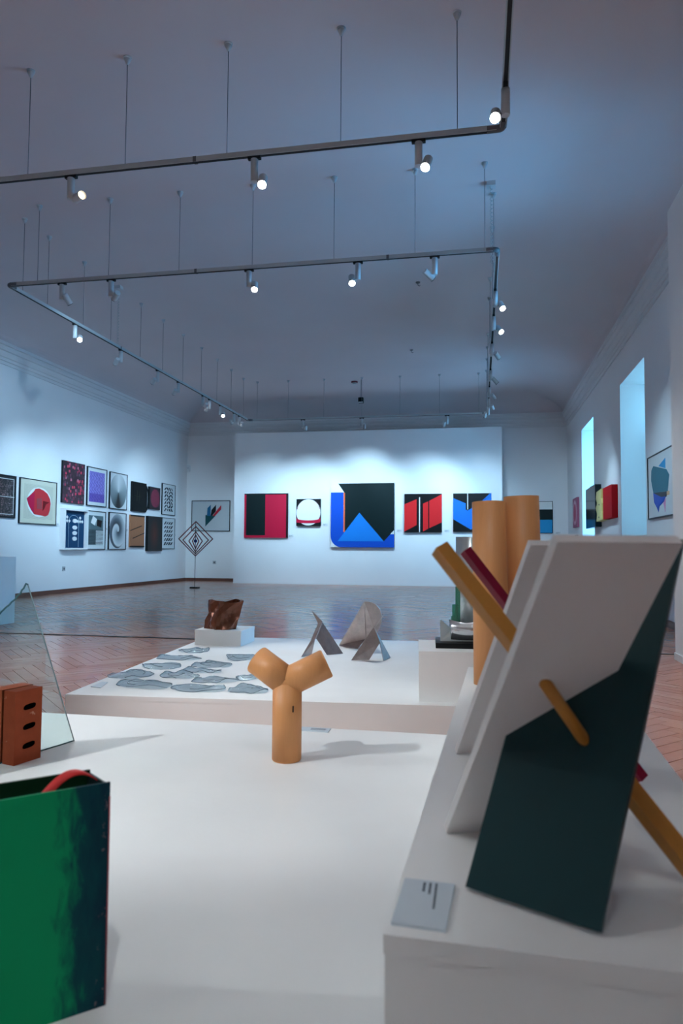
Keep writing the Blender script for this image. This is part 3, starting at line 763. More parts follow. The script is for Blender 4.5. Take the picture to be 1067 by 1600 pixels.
def pm_bust():
    b = NB('dark_figure_print').pr(rough=0.5); u, v, uvv = b.uv()
    f = b.noise(uvv, 9, 5, 0.7, 2.5)
    st = b.math('SINE', b.math('MULTIPLY', v, 120.0))
    m1 = b.math('MULTIPLY', b.ramp(f, [(0.50, (0,0,0)), (0.64, (1,1,1))]), b.math('MULTIPLY_ADD', st, 0.3, 0.7))
    b.pr(color=b.mix(m1, (0.008, 0.008, 0.010), b.mix(u, (0.55, 0.20, 0.18), (0.30, 0.28, 0.30)))); return b.m
def pm_ray():
    b = NB('cream_dash_grid_print').pr(rough=0.55); u, v, uvv = b.uv()
    gx = b.math('GREATER_THAN', b.math('SINE', b.math('MULTIPLY', u, 170.0)), 0.35)
    gy = b.math('GREATER_THAN', b.math('SINE', b.math('MULTIPLY', b.math('ADD', v, b.math('MULTIPLY', u, 0.15)), 190.0)), 0.2)
    x, y, r, th = polar(b, u, v, 0.5, 0.5)
    box = b.math('LESS_THAN', b.math('MAXIMUM', b.math('ABSOLUTE', x), b.math('ABSOLUTE', y)), 0.40)
    q = b.math('MULTIPLY', b.math('MULTIPLY', gx, gy), b.math('MULTIPLY', box, 0.85))
    b.pr(color=b.mix(q, (0.60, 0.59, 0.48), (0.05, 0.07, 0.06))); return b.m
FD = 0.028
def framed(wall, u0, u1, v0, v1, label, mat, fw=0.014, fm=FRAMEB, mount=None, inset=0.0, depth=FD, **kw):
    p = Pic(wall, u0, u1, v0, v1, label, **kw).frame(fw, depth, fm)
    if mount is not None: p.back('mount', depth-0.010, mount).back('print', depth-0.008, mat, inset)
    else: p.back('print', depth-0.010, mat)
    return p
# left wall, upper row and single works
p = framed('L', 9.38, 10.05, 1.26, 1.93, 'black framed dark print of pale figures, cut off at the left edge', pm_bust(), 0.03)
p.poly('white_line', [(0, 0.485), (1, 0.485), (1, 0.50), (0, 0.50)], WHITE)
for q in ([(0.96, 0.04), (0.975, 0.04), (0.975, 0.96), (0.96, 0.96)], [(0.04, 0.945), (0.96, 0.945), (0.96, 0.96), (0.04, 0.96)], [(0.04, 0.04), (0.96, 0.04), (0.96, 0.055), (0.04, 0.055)]): p.poly('white_line', q, WHITE)
p = framed('L', 10.15, 11.16, 1.19, 1.93, 'cream print with a big red blob inside a dashed square', pm_ray(), 0.012)
blob = [(0.17, 0.56), (0.28, 0.66), (0.36, 0.74), (0.40, 0.80), (0.50, 0.82), (0.62, 0.79), (0.74, 0.72), (0.82, 0.60), (0.84, 0.48), (0.82, 0.34), (0.78, 0.22), (0.70, 0.18), (0.58, 0.19), (0.48, 0.20), (0.38, 0.21), (0.30, 0.30), (0.22, 0.42)]
p.poly('white_disc', ell(0.52, 0.5, 0.335, 0.345), WHITE).poly('red_blob', blob, flat('coral_red_print', (0.55, 0.035, 0.045)), k=1)
p.poly('crimson_lobe', [(0.17, 0.56), (0.28, 0.66), (0.38, 0.72), (0.37, 0.22), (0.30, 0.30), (0.22, 0.42)], flat('raspberry_print', (0.50, 0.01, 0.06)), k=2)
p.poly('dark_wedge', [(0.62, 0.54), (0.80, 0.52), (0.70, 0.46), (0.66, 0.36), (0.61, 0.30)], flat('dark_red_print', (0.16, 0.008, 0.012)), k=2)
p.poly('grey_core', [(0.44, 0.58), (0.58, 0.60), (0.60, 0.34), (0.45, 0.34)], flat('dull_rose_print', (0.33, 0.06, 0.07)), k=2)
p = Pic('L', 11.31, 12.02, 1.60, 2.35, 'red and grey mosaic panel, top left of the two rows').back('canvas', 0.035, FRAMEB).back('print', 0.036, pm_mosaic(), 0.004)
framed('L', 12.13, 12.84, 1.60, 2.34, 'violet wave print with white margin, upper row', pm_purple(), mount=PAPER, inset=0.065)
framed('L', 12.96, 13.67, 1.59, 2.33, 'print of a grey shaded oval like a cone, upper row', pm_cone())
p = Pic('L', 13.86, 14.49, 1.59, 2.22, 'black square panel with thin wire arcs jutting from its right side').back('panel', 0.05, BLACK)
for q in ([(0.12, 0.52), (0.55, 0.50), (0.55, 0.508), (0.12, 0.528)], [(0.30, 0.35), (0.315, 0.35), (0.33, 0.72), (0.315, 0.72)], [(0.46, 0.30), (0.47, 0.30), (0.50, 0.70), (0.49, 0.70)]): p.poly('scratch_line', q, flat('olive_line', (0.05, 0.055, 0.04)))
for (rx, ox) in ((0.20, 0.0), (0.10, 0.0)):
    MB().tube([p.pt(0.995+rx*math.cos(rad(a)), 0.48+0.46*math.sin(rad(a)), 0.03) for a in range(-80, 81, 10)], 0.011, 6).part('wire_arc', BLACK, p.t)
Pic('L', 14.66, 15.19, 1.68, 2.18, 'small black panel with a magenta dashed globe').back('panel', 0.045, BLACK).back('print', 0.0465, pm_dots(), 0.002)
def dashes(p, seed, cols=4, rows=7, flip=False):
    r_ = random.Random(seed); L = []
    for i in range(cols):
        for j in range(rows):
            x, y = 0.16+0.68*(i+0.5)/cols, 0.09+0.82*(j+0.5)/rows
            w_, h_, sh = 0.036+r_.random()*0.022, 0.040+0.014*r_.random(), r_.choice((0.10, 0.13, -0.09) if not flip else (0.10, 0.13))
            L.append([(x-w_-sh/2, y-h_), (x+w_-sh/2, y-h_), (x+w_+sh/2, y+h_), (x-w_+sh/2, y+h_)])
    o = p.many('dash_pattern', L, flat('blue_black_ink', (0.010, 0.02, 0.035)), 0.001); o['kind'] = 'stuff'
p = framed('L', 15.34, 16.06, 1.59, 2.32, 'white print of scattered dark dashes, upper row beside the corner', PAPER, 0.012); dashes(p, 1)
# left wall, lower row
p = Pic('L', 11.31, 12.07, 0.77, 1.50, 'deep white box frame with white discs on dark blue').frame(0.03, 0.10, FRAMEW)
p.back('blue_panel', 0.03, flat('prussian_blue', (0.004, 0.045, 0.115)))
for k, (x, y) in enumerate([(0.55, 0.73), (0.55, 0.55), (0.55, 0.40), (0.55, 0.25)]):
    p.poly('white_disc', ell(x, y, 0.10, 0.055, 24), WHITE, 0.012)
for x in (0.10, 0.20, 0.30, 0.70, 0.80, 0.90): p.poly('white_diamond', [(x-0.05, 0.72), (x, 0.675), (x+0.05, 0.72), (x, 0.765)], WHITE, 0.006)
for x in (0.20, 0.80): p.poly('white_diamond', [(x-0.05, 0.82), (x, 0.775), (x+0.05, 0.82), (x, 0.865)], WHITE, 0.006)
MB().tube([p.pt(0.27, 0.02, 0.036)] + [p.pt(0.50-0.23*math.cos(rad(a)), 0.72+0.16*math.sin(rad(a)), 0.036) for a in range(0, 181, 15)] + [p.pt(0.73, 0.02, 0.036)], 0.004, 5).part('arch_line', flat('pale_blue_line', (0.35, 0.50, 0.58)), p.t)
p = framed('L', 12.13, 12.83, 0.77, 1.51, 'print of a tumbling cube above grey stripes', TEAL2 if False else flat('slate_print', (0.10, 0.155, 0.175)), mount=PAPER, inset=0.075)
p.poly('cube_face', [(0.13, 0.75), (0.40, 0.66), (0.55, 0.88), (0.28, 0.99)], WHITE).poly('cube_face', [(0.55, 0.88), (0.90, 0.84), (0.86, 0.60), (0.52, 0.66)], BLACK, k=1)
p.poly('white_block', [(0.50, 0.50), (1.0, 0.50), (1.0, 0.02), (0.50, 0.02)], PAPER).poly('cube_face', [(0.40, 0.66), (0.55, 0.88), (0.52, 0.66)], flat('mid_grey_print', (0.30, 0.34, 0.35)), k=2)
p.many('stripes', [[(0.0, y), (1.0, y), (1.0, y+0.018), (0.0, y+0.018)] for y in [0.04+0.045*i for i in range(11)]], BLACK, 0.001, 3)
framed('L', 12.96, 13.66, 0.77, 1.52, 'print of a dark grey spiral swirl, lower row', pm_spiral())
p = Pic('L', 13.82, 14.46, 0.82, 1.51, 'brown wooden panel with two slanted dark bars').back('wood_panel', 0.035, wood('brown_board', (0.36, 0.15, 0.075), (0.30, 0.12, 0.055), (2, 6, 2)))
p.poly('dark_band', [(0, 0.955), (1, 0.955), (1, 1), (0, 1)], BLACK, 0.004).poly('dark_band', [(0, 0), (1, 0), (1, 0.05), (0, 0.05)], BLACK, 0.004)
p.poly('slanted_bar', [(0.0, 0.50), (0.80, 0.665), (0.80, 0.69), (0.0, 0.525)], BLACK, 0.004).poly('slanted_bar', [(0.18, 0.265), (1.0, 0.445), (1.0, 0.47), (0.18, 0.29)], BLACK, 0.004)
Pic('L', 14.58, 15.30, 0.74, 1.52, 'black panel with a faint reddish glow in its middle').back('panel', 0.06, BLACK).back('print', 0.0615, pm_glow(), 0.002)
p = framed('L', 15.36, 16.07, 0.79, 1.52, 'white print of slanted dark dashes, lower row beside the corner', PAPER, 0.012); dashes(p, 2, 4, 6, True)

# far wall, left bay
p = framed('F', -7.10, -6.085, 1.235, 2.005, 'framed print of blue, black and red slanted bars in the far corner', flat('dim_paper', (0.52, 0.55, 0.57)), 0.016, plane=YF)
p.poly('teal_bar', [(0.36, 0.14), (0.62, 0.49), (0.62, 0.52), (0.36, 0.53)], flat('deep_teal_print', (0.01, 0.07, 0.08))).poly('blue_bar', [(0.40, 0.50), (0.50, 0.50), (0.50, 0.88), (0.41, 0.76)], flat('steel_blue_print', (0.02, 0.13, 0.26)), k=1)
p.poly('black_bar', [(0.50, 0.50), (0.52, 0.70), (0.64, 0.88), (0.64, 0.66), (0.55, 0.52)], BLACK, k=1).poly('red_bar', [(0.55, 0.50), (0.62, 0.50), (0.78, 0.72), (0.78, 0.87)], flat('print_red', (0.50, 0.02, 0.04)), k=2)
# partition
def canvas(u0, u1, v0, v1, label, ground, edge=WHITE, depth=0.045):
    p = Pic('F', u0, u1, v0, v1, label, name='painting', cat='painting', plane=PY)
    p.back('canvas', depth, edge); p.back('painted_ground', depth+0.002, ground, 0.0); return p
p = canvas(-5.388, -4.34, 1.063, 2.092, 'crimson painting with a tall dark green rectangle, leftmost on the partition', CRIM, BLACK)
p.poly('dark_rectangle', [(0.045, 0.055), (0.485, 0.055), (0.485, 0.975), (0.045, 0.975)], DKTEAL).poly('top_band', [(0.0, 0.975), (1, 0.975), (1, 1), (0, 1)], BLACK).poly('side_band', [(0.965, 0.0), (1, 0.0), (1, 0.975), (0.965, 0.975)], BLACK)
p = canvas(-4.133, -3.564, 1.339, 1.956, 'smallest painting, a white disc with crimson crescents on black', BLACK)
p.poly('white_disc', ell(0.5, 0.5, 0.5, 0.49), WHITE)
p.poly('crimson_crescent', [(0.02, 0.62)] + ell(0.5, 0.5, 0.485, 0.475, 8, 165, 122) + ell(0.5, 0.58, 0.46, 0.40, 8, 128, 175), CRIM, k=1)
p.poly('crimson_crescent', [(0.98, 0.62)] + ell(0.5, 0.5, 0.485, 0.475, 8, 15, 58) + ell(0.5, 0.58, 0.46, 0.40, 8, 52, 5), CRIM, k=1)
p.poly('crimson_band', [(0.0, 0.30)] + ell(0.5, 0.30, 0.5, 0.10, 12, 180, 360) + ell(0.5, 0.14, 0.5, 0.045, 12, 360, 180), CRIM, k=1)
p = canvas(-3.321, -1.872, 0.852, 2.302, 'largest painting, a light blue triangle over a dark square with blue border', WHITE)
p.poly('blue_border', [(0.0, 0.86), (0.0, 0.17)] + ell(0.17, 0.17, 0.17, 0.17, 10, 180, 270)[1:] + [(1.0, 0.0), (1.0, 0.205), (0.90, 0.205), (0.20, 0.24), (0.20, 0.86)], BLUE)
p.poly('dark_square', [(0.115, 1.0), (1.0, 1.0), (1.0, 0.27), (0.84, 0.095), (0.40, 0.20), (0.225, 0.24), (0.225, 0.84)], DKTEAL, k=1)
p.poly('orange_line', [(0.202, 0.24), (0.226, 0.24), (0.226, 0.85), (0.202, 0.86)], ORANGE, k=1)
p.poly('white_corner', [(0.935, 0.205), (1.0, 0.205), (1.0, 0.27)], WHITE, k=1)
p.poly('blue_triangle', [(0.11, 0.095), (0.84, 0.095), (0.455, 0.54)], LBLUE, k=2)
for (u0, u1, v0, v1, lab, cl) in ((-1.644, -0.812, 1.192, 2.052, 'black painting with two red parallelograms and a white stripe', RED), (-0.566, 0.261, 1.205, 2.053, 'black painting with blue parallelograms, partly behind the standing logs', MBLUE)):
    p = canvas(u0, u1, v0, v1, lab, BLACK)
    if cl is RED:
        p.poly('parallelogram', [(0.0, 0.02), (0.33, 0.19), (0.33, 0.86), (0.0, 0.73)], cl)
        p.poly('parallelogram', [(0.50, 0.02), (0.64, 0.10), (0.64, 0.80), (0.50, 0.745)], cl).poly('parallelogram', [(0.665, 0.11), (1.0, 0.26), (1.0, 0.985), (0.665, 0.815)], cl)
        p.poly('white_stripe', [(0.395, 0.0), (0.42, 0.0), (0.42, 0.91), (0.395, 0.91)], WHITE)
    else:
        p.poly('parallelogram', [(0.0, 0.88), (0.33, 0.74), (0.33, 0.58), (0.38, 0.55), (0.46, 0.60), (0.46, 0.06), (0.0, 0.33)], cl)
        p.poly('parallelogram', [(0.46, 0.60), (0.66, 0.74), (1.0, 0.93), (1.0, 0.33), (0.46, 0.06)], cl).poly('blue_corner', [(0.75, 0.80), (1.0, 0.93), (1.0, 1.0), (0.97, 1.0)], cl, k=1)
        p.poly('white_stripe', [(0.372, 0.58), (0.392, 0.58), (0.392, 1.0), (0.372, 1.0)], WHITE, k=1)
# far wall, right bay
p = framed('F', 1.00, 1.645, 1.20, 1.933, 'framed white, black and blue banded print in the far right bay', WHITE, 0.010, plane=YF)
p.poly('dark_band', [(0, 0.42), (1, 0.42), (1, 0.75), (0, 0.75)], DKTEAL).poly('blue_band', [(0, 0.0), (1, 0.0), (1, 0.42), (0, 0.42)], SKYB)
# right wall (u = -Y)
p = Pic('R', -15.60, -14.93, 1.285, 1.89, 'pink and grey painting on the window wall nearest the far corner', name='painting', cat='painting').back('canvas', 0.04, flat('mauve_ground', (0.34, 0.10, 0.17)))
p.poly('pale_oval', ell(0.5, 0.5, 0.42, 0.42), flat('pale_pink', (0.62, 0.36, 0.44))).poly('rose_oval', ell(0.5, 0.5, 0.26, 0.30), flat('rose', (0.45, 0.06, 0.12)), k=1)
p = Pic('R', -13.42, -12.27, 1.20, 1.905, 'pair of deep glossy black wall boxes between the windows', name='wall_relief', cat='relief')
GLB = flat('gloss_black_panel', (0.008, 0.016, 0.022), 0.12)
p.rect('black_box', -13.42, 1.20, -12.86, 1.905, 0, 0.085, GLB, 0.002); p.rect('black_box', -12.84, 1.20, -12.27, 1.905, 0, 0.10, GLB, 0.002)
p = Pic('R', -11.62, -10.86, 1.29, 1.78, 'deep red wall box between the windows beside the black boxes', name='wall_relief', cat='relief')
p.rect('red_box', -11.60, 1.29, -10.86, 1.775, 0, 0.085, flat('deep_red_box', (0.50, 0.012, 0.018), 0.7, 0.0, 0.05), 0.002)
p = Pic('R', -12.22, -11.64, 1.28, 1.78, 'pale yellow jagged relief between the black and red boxes', name='wall_relief', cat='relief')
p.a = (-12.22, 1.28, -11.64, 1.78); p.d = 0.0
p.poly('jagged_sheet', [(0.1, 0.0), (1.0, 0.03), (0.95, 0.3), (1.0, 0.55), (0.9, 0.7), (1.0, 1.0), (0.15, 0.96), (0.05, 0.75), (0.22, 0.6), (0.0, 0.45), (0.2, 0.25)], YELL, 0.10)
for (x, y) in ((0.12, 0.52), (0.55, 0.5), (0.5, 0.1)): p.rect('dark_notch', -12.22+0.58*x, 1.28+0.5*y, -12.22+0.58*x+0.05, 1.28+0.5*y+0.02, 0.10, 0.104, BLACK)
p = framed('R', -8.88, -7.15, 1.175, 1.90, 'framed collage of a teal shape with blue and pink points beside the window', PAPER, 0.012)
e = lambda L: [(x*0.575, y) for x, y in L]
p.poly('teal_shape', e([(0.16, 0.78), (0.26, 0.84), (0.84, 0.70), (0.95, 0.60), (0.88, 0.36), (0.24, 0.40), (0.14, 0.62)]), TEAL)
p.poly('blue_point', e([(0.50, 0.80), (0.80, 0.88), (0.80, 0.72)]), SKYB).poly('black_wedge', e([(0.24, 0.40), (0.86, 0.36), (0.82, 0.28), (0.60, 0.30)]), BLACK)
p.poly('blue_lobe', e([(0.24, 0.40), (0.60, 0.30), (0.80, 0.29), (0.72, 0.22), (0.52, 0.16), (0.48, 0.07), (0.40, 0.15), (0.28, 0.24)]), BLUE, k=1).poly('pink_point', e([(0.70, 0.20), (0.80, 0.26), (0.77, 0.05)]), PINK, k=1).poly('orange_patch', e([(0.84, 0.36), (0.95, 0.36), (0.95, 0.30), (0.84, 0.30)]), flat('apricot', (0.75, 0.48, 0.26)))
p = Pic('R', -15.55, -15.10, 1.06, 1.13, 'tiny dark plaque under the pink painting', name='plaque', cat='plaque').back('plate', 0.012, FRAMEB)

# wall captions, sockets, sensors
def caption(wall, u, v, label, plane=None, w_=0.115, h_=0.055):
    p = Pic(wall, u, u+w_, v, v+h_, label, name='caption_label', cat='label', plane=plane)
    p.back('card', 0.004, flat('caption_white', (0.70, 0.71, 0.72), 0.5)); p.d = 0.004
    p.many('printed_line', [[(0.1, y), (0.1+l, y), (0.1+l, y+0.07), (0.1, y+0.07)] for y, l in ((0.66, 0.6), (0.46, 0.7), (0.26, 0.4))], flat('grey_ink', (0.25, 0.27, 0.30)), 0.0005)
caption('F', -4.324, 1.08, 'small white caption beside the crimson painting', PY); caption('F', -3.52, 1.34, 'small white caption beside the white disc painting', PY)
caption('F', -1.817, 1.205, 'small white caption beside the largest painting', PY); caption('F', -0.764, 1.20, 'small white caption between the red and the blue painting', PY)
caption('L', 11.19, 1.18, 'small white caption beside the red blob print', w_=0.09); caption('L', 12.87, 1.15, 'small white caption between cube print and spiral', w_=0.07); caption('L', 13.70, 1.15, 'small white caption between spiral and brown panel', w_=0.07)
caption('L', 16.10, 1.10, 'small white caption beside the lower dash print', w_=0.07); caption('F', 1.70, 1.18, 'small white caption in the far right bay', YF)
def socket(wall, u, v, label, plane=None):
    p = Pic(wall, u-0.04, u+0.04, v-0.04, v+0.04, label, name='wall_socket', cat='socket', plane=plane)
    p.back('plate', 0.012, flat('socket_grey', (0.45, 0.46, 0.48), 0.4)); p.poly('socket_well', ell(0.5, 0.5, 0.28, 0.28, 16), CONN, 0.001)
socket('L', 11.46, 0.43, 'power socket low on the left wall below the blue box'); socket('F', -6.48, 0.46, 'power socket low on the far wall behind the diamond', YF)
p = Pic('F', -7.24, -7.16, 2.74, 2.90, 'small pale sensor box high beside the far left corner', name='wall_sensor', cat='sensor', plane=YF).back('housing', 0.06, flat('sensor_grey', (0.72, 0.74, 0.76), 0.4)); p.poly('sensor_lens', [(0.2, 0.5), (0.8, 0.5), (0.8, 0.6), (0.2, 0.6)], RAIL, 0.002)

# ------------------------------------------------------------------ track rails
CUP = MB().cyl((0, 0, 0), (0, 0, -0.012), 0.030, 0.028, 16).cyl((0, 0, -0.012), (0, 0, -0.055), 0.026, 0.008, 16).mesh('ceiling_cup')
CUP.materials.append(LAMPG)
RW, RH = 0.019, 0.034
def rail(t, p0, p1):
    p0, p1 = Vector(p0), Vector(p1); d = (p1-p0).normalized(); s = d.cross(V(0,0,1))*RW
    r = MB().prism([p0-s+V(0,0,-RH/2), p0+s+V(0,0,-RH/2), p0+s+V(0,0,RH/2), p0-s+V(0,0,RH/2)], p1-p0).part('rail', RAIL, t, bevel=0.003)
    s2 = s*0.6
    MB().prism([p0-s2+V(0,0,-RH/2-0.002), p0+s2+V(0,0,-RH/2-0.002), p0+s2+V(0,0,-RH/2+0.003), p0-s2+V(0,0,-RH/2+0.003)], p1-p0).part('slot', RAILD, r)
def rods(t, pts):
    for x, y in pts:
        r = MB().cyl((x, y, TRZ+RH/2), (x, y, ZC-0.05), 0.003, 0.003, 6).part('suspension_rod', ROD, t)
        c = bpy.data.objects.new('ceiling_cup', CUP); col.objects.link(c); c.parent = r; c.location = V(x, y, ZC) - wloc(r)
def corner(t, x, y, dx, dy):
    # bent dark connector joining two rails
    L = 0.10; n = 6; pts = [V(x+dx*L, y, TRZ)] + [V(x+dx*0.03*(1-math.sin(rad(a))), y+dy*0.03*(1-math.cos(rad(a))), TRZ) for a in range(0, 91, 18)] + [V(x, y+dy*L, TRZ)]
    MB().tube(pts, 0.0245, 10).part('corner_connector', CONN, t)
def joint(t, x, y, along):
    a = V(0.012, 0.0205, 0.0185) if along == 'x' else V(0.0205, 0.012, 0.0185)
    MB().box(V(x, y, TRZ)-a, V(x, y, TRZ)+a).part('rail_joint', CONN, t)
BX0, BX1, BY0, BY1 = -4.75, 0.17, 6.39, 14.13
t = thing('light_track', 'suspended rectangular grey light track in the middle of the room', 'light track', ((BX0+BX1)/2, (BY0+BY1)/2, TRZ))
rail(t, (BX0+.04, BY0, TRZ), (BX1-.04, BY0, TRZ)); rail(t, (BX0+.04, BY1, TRZ), (BX1-.04, BY1, TRZ))
rail(t, (BX0, BY0+.04, TRZ), (BX0, BY1-.04, TRZ)); rail(t, (BX1, BY0+.04, TRZ), (BX1, BY1-.04, TRZ))
for x, dx in ((BX0, 1), (BX1, -1)):
    for y, dy in ((BY0, 1), (BY1, -1)): corner(t, x, y, dx, dy)
rods(t, [(x, BY0) for x in (-4.42, -3.63, -2.88, -2.13, -1.33, -0.57, 0.06)]); rods(t, [(x, BY1) for x in (-4.56, -3.89, -3.13, -2.34, -1.56, -0.77, 0.0)])
rods(t, [(BX0, y) for y in (6.62, 7.06, 7.79, 8.45, 9.28, 10.01, 10.76, 11.54, 12.3, 13.06, 13.8)]); rods(t, [(BX1-0.02, y) for y in (6.97, 7.71, 9.17, 9.9, 11.56, 12.34, 13.09, 13.94)])
joint(t, -2.70, BY0, 'x'); joint(t, -0.82, BY0, 'x'); joint(t, BX0, 8.70, 'y')
def coil(t, x, y, z0, z1, r=0.012, turns=20):
    MB().tube([(x+r*math.cos(2*math.pi*turns*k/(turns*8)), y+r*math.sin(2*math.pi*turns*k/(turns*8)), z0+(z1-z0)*k/(turns*8)) for k in range(turns*8+1)], 0.0035, 5).part('coiled_feed_cable', RAIL, t)
coil(t, BX0+0.02, 8.60, TRZ+0.02, ZC-0.03); coil(t, BX1-0.045, 6.75, TRZ+0.02, ZC-0.03)
MB().box((BX0-0.02, 8.56, ZC-0.045), (BX0+0.06, 8.64, ZC)).part('feed_box', LAMPG, t, bevel=0.004); MB().box((BX1-0.09, 6.71, ZC-0.045), (BX1-0.005, 6.79, ZC)).part('feed_box', LAMPG, t, bevel=0.004)
AX0, AX1, AY0, AY1 = -4.75, 0.158, -3.2, 4.52
t = thing('light_track', 'nearest grey light track, overhead at the top of the picture', 'light track', ((AX0+AX1)/2, (AY0+AY1)/2, TRZ))
rail(t, (AX0+.04, AY1, TRZ), (AX1-.04, AY1, TRZ)); rail(t, (AX1, AY0, TRZ), (AX1, AY1-.04, TRZ)); rail(t, (AX0, AY0, TRZ), (AX0, AY1-.04, TRZ)); corner(t, AX1, AY1, -1, -1); corner(t, AX0, AY1, 1, -1)
rods(t, [(x, AY1) for x in (-4.0, -3.23, -2.46, -1.70, -0.90, -0.13)]); rods(t, [(AX1, y) for y in (2.9, 1.7, 0.4, -1.0, -2.4)]); rods(t, [(AX0, y) for y in (3.4, 1.9, 0.4, -1.0, -2.4)])
joint(t, -1.93, AY1, 'x')
rail(t, (AX0+.02, 0.3, TRZ), (AX1-.02, 0.3, TRZ)); rods(t, [(x, 0.3) for x in (-3.9, -2.6, -1.3)])  # unseen cross rail, added to hang the foreground lamps on

# ------------------------------------------------------------------ track spotlights
AD = MB().box((-0.045, -0.013, -0.020), (0.045, 0.013, 0.0)).mesh('rail_adapter', bevel=0.002); AD.materials.append(RAILD)
GE = MB().cyl((0, 0, -0.018), (0, 0, -0.175), 0.0255, 0.0255, 20).mesh('gear_housing', bevel=0.002); GE.materials.append(LAMPG)
hd = MB().cyl((0, 0, 0.055), (0, 0, -0.052), 0.030, 0.030, 22, caps=False)
hd.cyl((0, 0, -0.052), (0, 0, -0.040), 0.030, 0.0255, 22, caps=False).cyl((0, 0, -0.040), (0, 0, -0.030), 0.0255, 0.0245, 22, caps=False)
hd.cyl((0, 0, 0.055), (0, 0, 0.060), 0.030, 0.025, 22, caps=True)
HE = hd.mesh('lamp_head'); HE.materials.append(LAMPG)
def lensmesh(m, nm):
    me = MB().cyl((0, 0, -0.0385), (0, 0, -0.034), 0.025, 0.025, 22).mesh('lens'); me.materials.append(m); return me
LE, LEW = lensmesh(LENS, 'a'), lensmesh(LENSW, 'b')
RING = MB().cyl((0, 0, -0.047), (0, 0, -0.053), 0.0312, 0.0312, 22, caps=False).mesh('lamp_bezel'); RING.materials.append(CONN)
PIV = MB().cyl((0, 0, 0), (0, 0, 0.03), 0.009, 0.009, 10).mesh('swivel_joint'); PIV.materials.append(CONN)
def lamp(x, y, aim, label, power=60, size=36, along='x', blend=1.0, warm=False, side=None, colr=(0.92, 0.97, 1.0)):
    t = thing('track_spotlight', label, 'spotlight', (x, y, TRZ-RH/2-0.003), 'spotlights on the rails')
    def ch(nm, me, par, loc=(0,0,0)):
        o = bpy.data.objects.new(nm, me); col.objects.link(o); o.parent = par; o.location = loc; return o
    a = ch('rail_adapter', AD, t)
    if along == 'y': a.rotation_euler.z = rad(90)
    ch('gear_housing', GE, t)
    hz = Vector((aim[0]-x, aim[1]-y, 0)).normalized()
    if side is None: sd = Vector((-hz.y, hz.x, 0))
    else: sd = Vector(side).normalized()
    piv = Vector((0, 0, -0.165)) + sd*0.030
    hc = Vector((0, 0, -0.165)) + sd*0.058
    d = (Vector(aim) - (Vector(t.location)+hc)).normalized()
    hc = hc + d*0.012
    h = ch('lamp_head', HE, t, hc); h.rotation_mode = 'QUATERNION'; h.rotation_quaternion = Vector((0, 0, -1)).rotation_difference(d)
    ch('lens', LEW if warm else LE, h); ch('lamp_bezel', RING, h)
    pj = ch('swivel_joint', PIV, t, Vector((0, 0, -0.165)) + sd*0.018); pj.rotation_mode = 'QUATERNION'; pj.rotation_quaternion = Vector((0, 0, 1)).rotation_difference(sd)
    ld = bpy.data.lights.new('spot_beam', 'SPOT'); ld.energy = power*SPOT_GAIN; ld.spot_size = rad(size); ld.spot_blend = blend; ld.shadow_soft_size = 0.022; ld.color = colr
    lo = bpy.data.objects.new('spot_beam', ld); col.objects.link(lo); lo.parent = h; lo.location = (0, 0, -0.056)
    return t
R_, L_ = (1, 0, 0), (-1, 0, 0)
# nearest rail
lamp(-2.88, AY1, (-1.3, 3.55, 3.22), 'dim grey spotlight on the nearest rail, far left, tilted right', 4, 36, warm=True, side=R_)
lamp(-1.50, AY1, (-1.05, 2.2, 0.15), 'lit spotlight on the nearest rail, second from the left', 9, 40)
lamp(-0.38, AY1, (-0.95, 2.3, 0.15), 'lit spotlight on the nearest rail, left of the corner', 9, 36)
lamp(AX1, 4.07, (-0.05, 1.2, 0.4), 'lit spotlight beyond the corner at the very top of the picture', 12, 46, 'y', side=L_)
COOL = (0.48, 0.77, 1.0)
# rail of the rectangle facing the camera
lamp(-4.14, BY0, (-3.1, 8.4, 0.6), 'grey spotlight nearest the left corner of the rectangular track', 24, 36, warm=True, side=R_, colr=COOL)
lamp(-3.60, BY0, (-7.1, 9.7, 1.75), 'spotlight second from the left corner of the rectangular track, facing down', 204, 64, side=R_, colr=COOL)
lamp(-2.16, BY0, (-1.5, 4.0, 0.15), 'lit spotlight on the front side of the rectangular track, left one of two', 125, 34, side=R_)
lamp(-1.10, BY0, (-0.6, 4.2, 0.15), 'lit spotlight on the front side of the rectangular track, right one of two', 145, 36, side=L_)
lamp(-0.39, BY0, (1.98, 8.3, 1.6), 'grey spotlight on the front side of the rectangular track, tilted right near the corner', 178, 34, side=L_, colr=COOL)
# left side of the rectangle
lamp(BX0, 7.62, (-2.4, 3.4, 0.1), 'brightest lit spotlight, front end of the left side of the track', 110, 40, 'y')
lamp(BX0, 8.73, (-7.2, 10.6, 1.6), 'spotlight after the brightest one on the left side of the track', 260, 46, 'y', colr=COOL)
lamp(BX0, 9.85, (-7.2, 12.0, 1.55), 'third spotlight along the left side of the track', 161, 60, 'y', colr=COOL)
lamp(BX0, 10.60, (-7.2, 13.1, 1.55), 'fourth spotlight along the left side of the track', 161, 60, 'y', colr=COOL)
lamp(BX0, 11.64, (-7.2, 14.5, 1.75), 'fifth spotlight along the left side of the track, left of a close pair', 230, 40, 'y', side=R_, colr=COOL)
lamp(BX0, 11.95, (-7.2, 15.6, 1.6), 'sixth spotlight along the left side of the track, right of a close pair', 148, 50, 'y', side=L_, colr=COOL)
lamp(BX0, 12.49, (-4.0, 9.5, 0.3), 'small lit spotlight low along the left side of the track', 38, 36, 'y', colr=COOL)
lamp(BX0, 13.24, (-4.86, 15.87, 1.6), 'first of two spotlights before the far left corner of the track', 186, 60, 'y', side=L_, colr=COOL)
